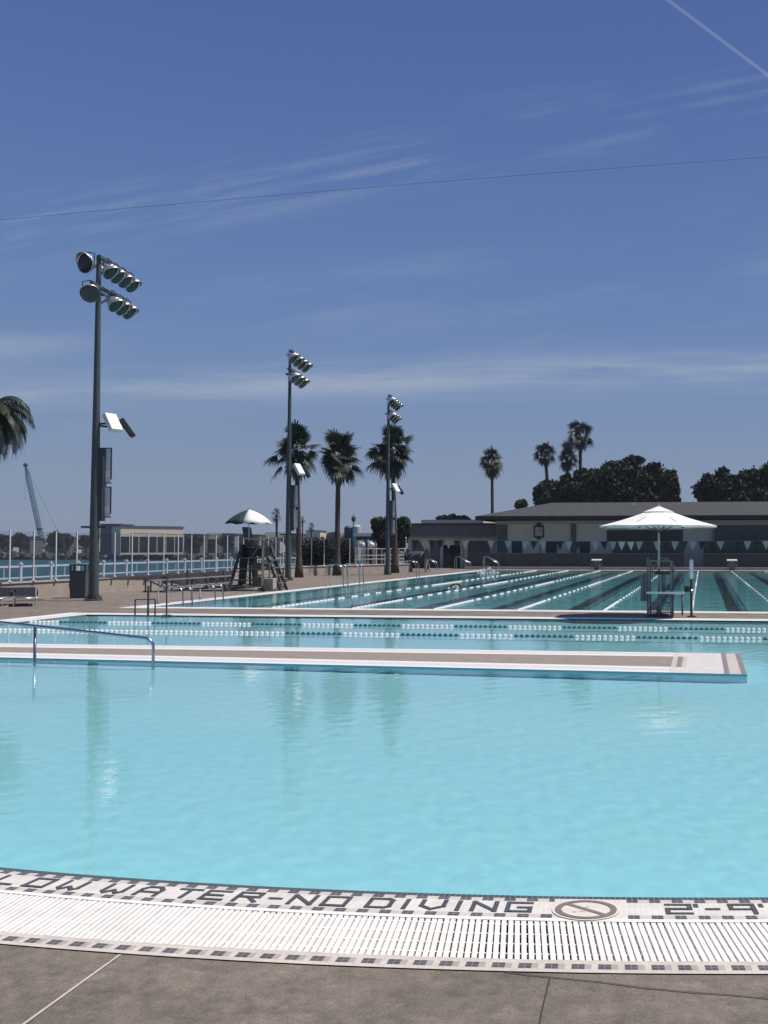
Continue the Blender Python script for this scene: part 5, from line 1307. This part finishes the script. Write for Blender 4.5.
# ------------------------------------------------------------------ sun, sky, camera
SUN_EL, SUN_AZ = R_(63), R_(17)      # azimuth from +X towards +Y
sdir = Vector((math.cos(SUN_EL) * math.cos(SUN_AZ), math.cos(SUN_EL) * math.sin(SUN_AZ), math.sin(SUN_EL)))
sl = bpy.data.lights.new('sun', 'SUN'); sl.energy = 4.9; sl.angle = R_(.53); sl.color = (1, .935, .85)
so = bpy.data.objects.new('sun', sl); COL.objects.link(so); so.rotation_euler = sdir.to_track_quat('Z', 'Y').to_euler(); so.location = (10, 10, 40)
so['kind'] = 'structure'
sl.cycles.is_caustics_light = True

W = bpy.data.worlds.new('World'); S.world = W; W.use_nodes = True; nt = W.node_tree; L = nt.links
bg = nt.nodes['Background']; sky = nt.nodes.new('ShaderNodeTexSky'); sky.sky_type = 'NISHITA'; sky.sun_disc = False
sky.sun_elevation = SUN_EL; sky.sun_rotation = math.atan2(sdir.x, sdir.y); sky.altitude = 0; sky.air_density = 1.0; sky.dust_density = .3; sky.ozone_density = 1.2
SKY_STRENGTH = .085
bg.inputs['Strength'].default_value = SKY_STRENGTH
def M(op, a, b=None, c=None, clamp=False):
    n = nt.nodes.new('ShaderNodeMath'); n.operation = op; n.use_clamp = clamp
    for i, v in enumerate((a, b, c)):
        if v is None: continue
        if isinstance(v, (int, float)): n.inputs[i].default_value = v
        else: L.new(v, n.inputs[i])
    return n.outputs[0]
tc = nt.nodes.new('ShaderNodeTexCoord')
def dot(v):
    n = nt.nodes.new('ShaderNodeVectorMath'); n.operation = 'DOT_PRODUCT'; L.new(tc.outputs['Generated'], n.inputs[0]); n.inputs[1].default_value = v; return n.outputs['Value']
df = M('MAXIMUM', dot(f0), .05); ca = M('DIVIDE', dot(RT), df); cb_ = M('DIVIDE', dot(ZZ), df)   # compass slope and height slope of each sky direction
def smooth_band(v, c, w):   # 1 at c falling to 0 at +-w
    n = nt.nodes.new('ShaderNodeMapRange'); n.interpolation_type = 'SMOOTHSTEP'; L.new(M('ABSOLUTE', M('SUBTRACT', v, c)), n.inputs['Value'])
    n.inputs['From Min'].default_value = 0; n.inputs['From Max'].default_value = w; n.inputs['To Min'].default_value = 1; n.inputs['To Max'].default_value = 0; return n.outputs['Result']
def noise(u, v, su, sv, det=5, off=0, ro=.6):
    cmb = nt.nodes.new('ShaderNodeCombineXYZ'); L.new(M('MULTIPLY', u, su), cmb.inputs[0]); L.new(M('MULTIPLY', v, sv), cmb.inputs[1]); cmb.inputs[2].default_value = off
    n = nt.nodes.new('ShaderNodeTexNoise'); n.inputs['Scale'].default_value = 1; n.inputs['Detail'].default_value = det; n.inputs['Roughness'].default_value = ro; L.new(cmb.outputs[0], n.inputs['Vector']); return n.outputs['Fac']
def ramp(v, lo, hi):
    n = nt.nodes.new('ShaderNodeMapRange'); n.interpolation_type = 'SMOOTHSTEP'; L.new(v, n.inputs['Value']); n.inputs['From Min'].default_value = lo; n.inputs['From Max'].default_value = hi; return n.outputs['Result']
# upper cirrus: streaks along a line rising to the right
ac1 = M('SUBTRACT', cb_, M('MULTIPLY_ADD', ca, .195, .412))
st1 = M('MULTIPLY', ramp(noise(M('ADD', ca, M('MULTIPLY', ac1, .8)), ac1, 5, 75, 6, 1.3), .42, .72), smooth_band(ac1, 0, .06))
st1 = M('MULTIPLY', st1, ramp(noise(ca, ac1, 6, 9, 2, 4.1), .3, .55))
ac2 = M('SUBTRACT', cb_, M('MULTIPLY_ADD', ca, .025, .168))
st2 = M('MULTIPLY', ramp(noise(ca, ac2, 4, 45, 6, 7.7), .3, .7), smooth_band(ac2, 0, .03))
ac3 = M('SUBTRACT', cb_, M('MULTIPLY_ADD', ca, .12, .25))
st3 = M('MULTIPLY', M('MULTIPLY', ramp(noise(ca, ac3, 3, 22, 6, 2.2), .45, .8), smooth_band(ac3, 0, .13)), .5)
ac4 = M('SUBTRACT', cb_, M('MULTIPLY_ADD', ca, .03, .212))
st4 = M('MULTIPLY', M('MULTIPLY', ramp(noise(ca, ac4, 5, 40, 6, 9.3), .25, .6), smooth_band(ac4, 0, .022)), smooth_band(ca, -.62, .22))
st3 = M('ADD', st3, st4)
cl = M('ADD', M('ADD', M('MULTIPLY', st1, .24), M('MULTIPLY', st2, .6)), M('MULTIPLY', st3, .45), clamp=True)
# contrail: a thin line, slightly bowed
ct_line = M('MULTIPLY_ADD', ca, -.768, .6223)
act = M('SUBTRACT', cb_, ct_line)
ct = M('MULTIPLY', smooth_band(act, 0, .0038), ramp(noise(ca, cb_, 14, 14, 3, 5.), .1, .45))
cl = M('ADD', cl, M('MULTIPLY', ct, .26), clamp=True)
hs = nt.nodes.new('ShaderNodeHueSaturation'); hs.inputs['Saturation'].default_value = 1.0; hs.inputs['Hue'].default_value = .5; hs.inputs['Value'].default_value = 1
L.new(sky.outputs[0], hs.inputs['Color'])
# clear maritime sky: deep blue overhead, greyer towards the sea horizon
er = nt.nodes.new('ShaderNodeValToRGB'); el_ = er.color_ramp; L.new(M('MAXIMUM', dot(ZZ), 0), er.inputs['Fac'])
lin = lambda c: tuple((((v / 255 + .055) / 1.055) ** 2.4) for v in c)
STOPS = [(0, (119, 136, 162)), (.06, (125, 143, 171)), (.15, (114, 139, 180)), (.235, (97, 127, 176)), (.35, (86, 114, 169)), (.45, (77, 103, 162)), (1, (52, 76, 138))]
while len(el_.elements) < len(STOPS): el_.elements.new(.5)
for e_, (p_, c_) in zip(el_.elements, STOPS): e_.position = p_; e_.color = (*lin(c_), 1)
sc_ = nt.nodes.new('ShaderNodeVectorMath'); sc_.operation = 'SCALE'; L.new(er.outputs['Color'], sc_.inputs[0]); sc_.inputs['Scale'].default_value = 1 / SKY_STRENGTH
mxs = nt.nodes.new('ShaderNodeMix'); mxs.data_type = 'RGBA'; mxs.inputs['Factor'].default_value = .94; L.new(hs.outputs[0], mxs.inputs['A']); L.new(sc_.outputs[0], mxs.inputs['B'])
mx = nt.nodes.new('ShaderNodeMix'); mx.data_type = 'RGBA'; L.new(cl, mx.inputs['Factor']); L.new(mxs.outputs['Result'], mx.inputs['A']); mx.inputs['B'].default_value = (5.0, 5.6, 6.6, 1)
L.new(mx.outputs['Result'], bg.inputs['Color'])

M_HAZE = bpy.data.materials.new('haze_air'); M_HAZE.use_nodes = True; _n = M_HAZE.node_tree; _n.nodes.clear()
_o = _n.nodes.new('ShaderNodeOutputMaterial'); _v = _n.nodes.new('ShaderNodeVolumePrincipled'); _v.inputs['Density'].default_value = .00022; _v.inputs['Color'].default_value = (.8, .87, 1, 1); _n.links.new(_v.outputs[0], _o.inputs['Volume'])
# sea haze: one even box of thin air round the whole place
HZ = MB(); HZ.box((-250, 420, 20), (2600, 1500, 48)); hz = HZ.build('haze', M_HAZE); hz['kind'] = 'stuff'
cd = bpy.data.cameras.new('camera'); co = bpy.data.objects.new('camera', cd); COL.objects.link(co); S.camera = co
co.location = (0, 0, EYE); co.rotation_euler = (PI / 2 + PITCH, 0, YAW)
cd.sensor_fit = 'VERTICAL'; cd.sensor_height = 24; cd.sensor_width = 18; cd.lens = F * 24 / 1024; cd.shift_x = (384 - PXC) / 1024; cd.shift_y = 0
cd.clip_start = .05; cd.clip_end = 12000
S.render.resolution_x, S.render.resolution_y = 768, 1024
S.view_settings.view_transform = 'Standard'; S.view_settings.look = 'None'; S.view_settings.gamma = 1; S.view_settings.use_curve_mapping = False
S.view_settings.exposure = 0.0
S.render.engine = 'CYCLES'
cy = S.cycles; cy.max_bounces = 10; cy.transparent_max_bounces = 24; cy.transmission_bounces = 8; cy.glossy_bounces = 5; cy.diffuse_bounces = 3
cy.caustics_refractive = True; cy.caustics_reflective = False; cy.sample_clamp_indirect = 6; cy.use_denoising = True
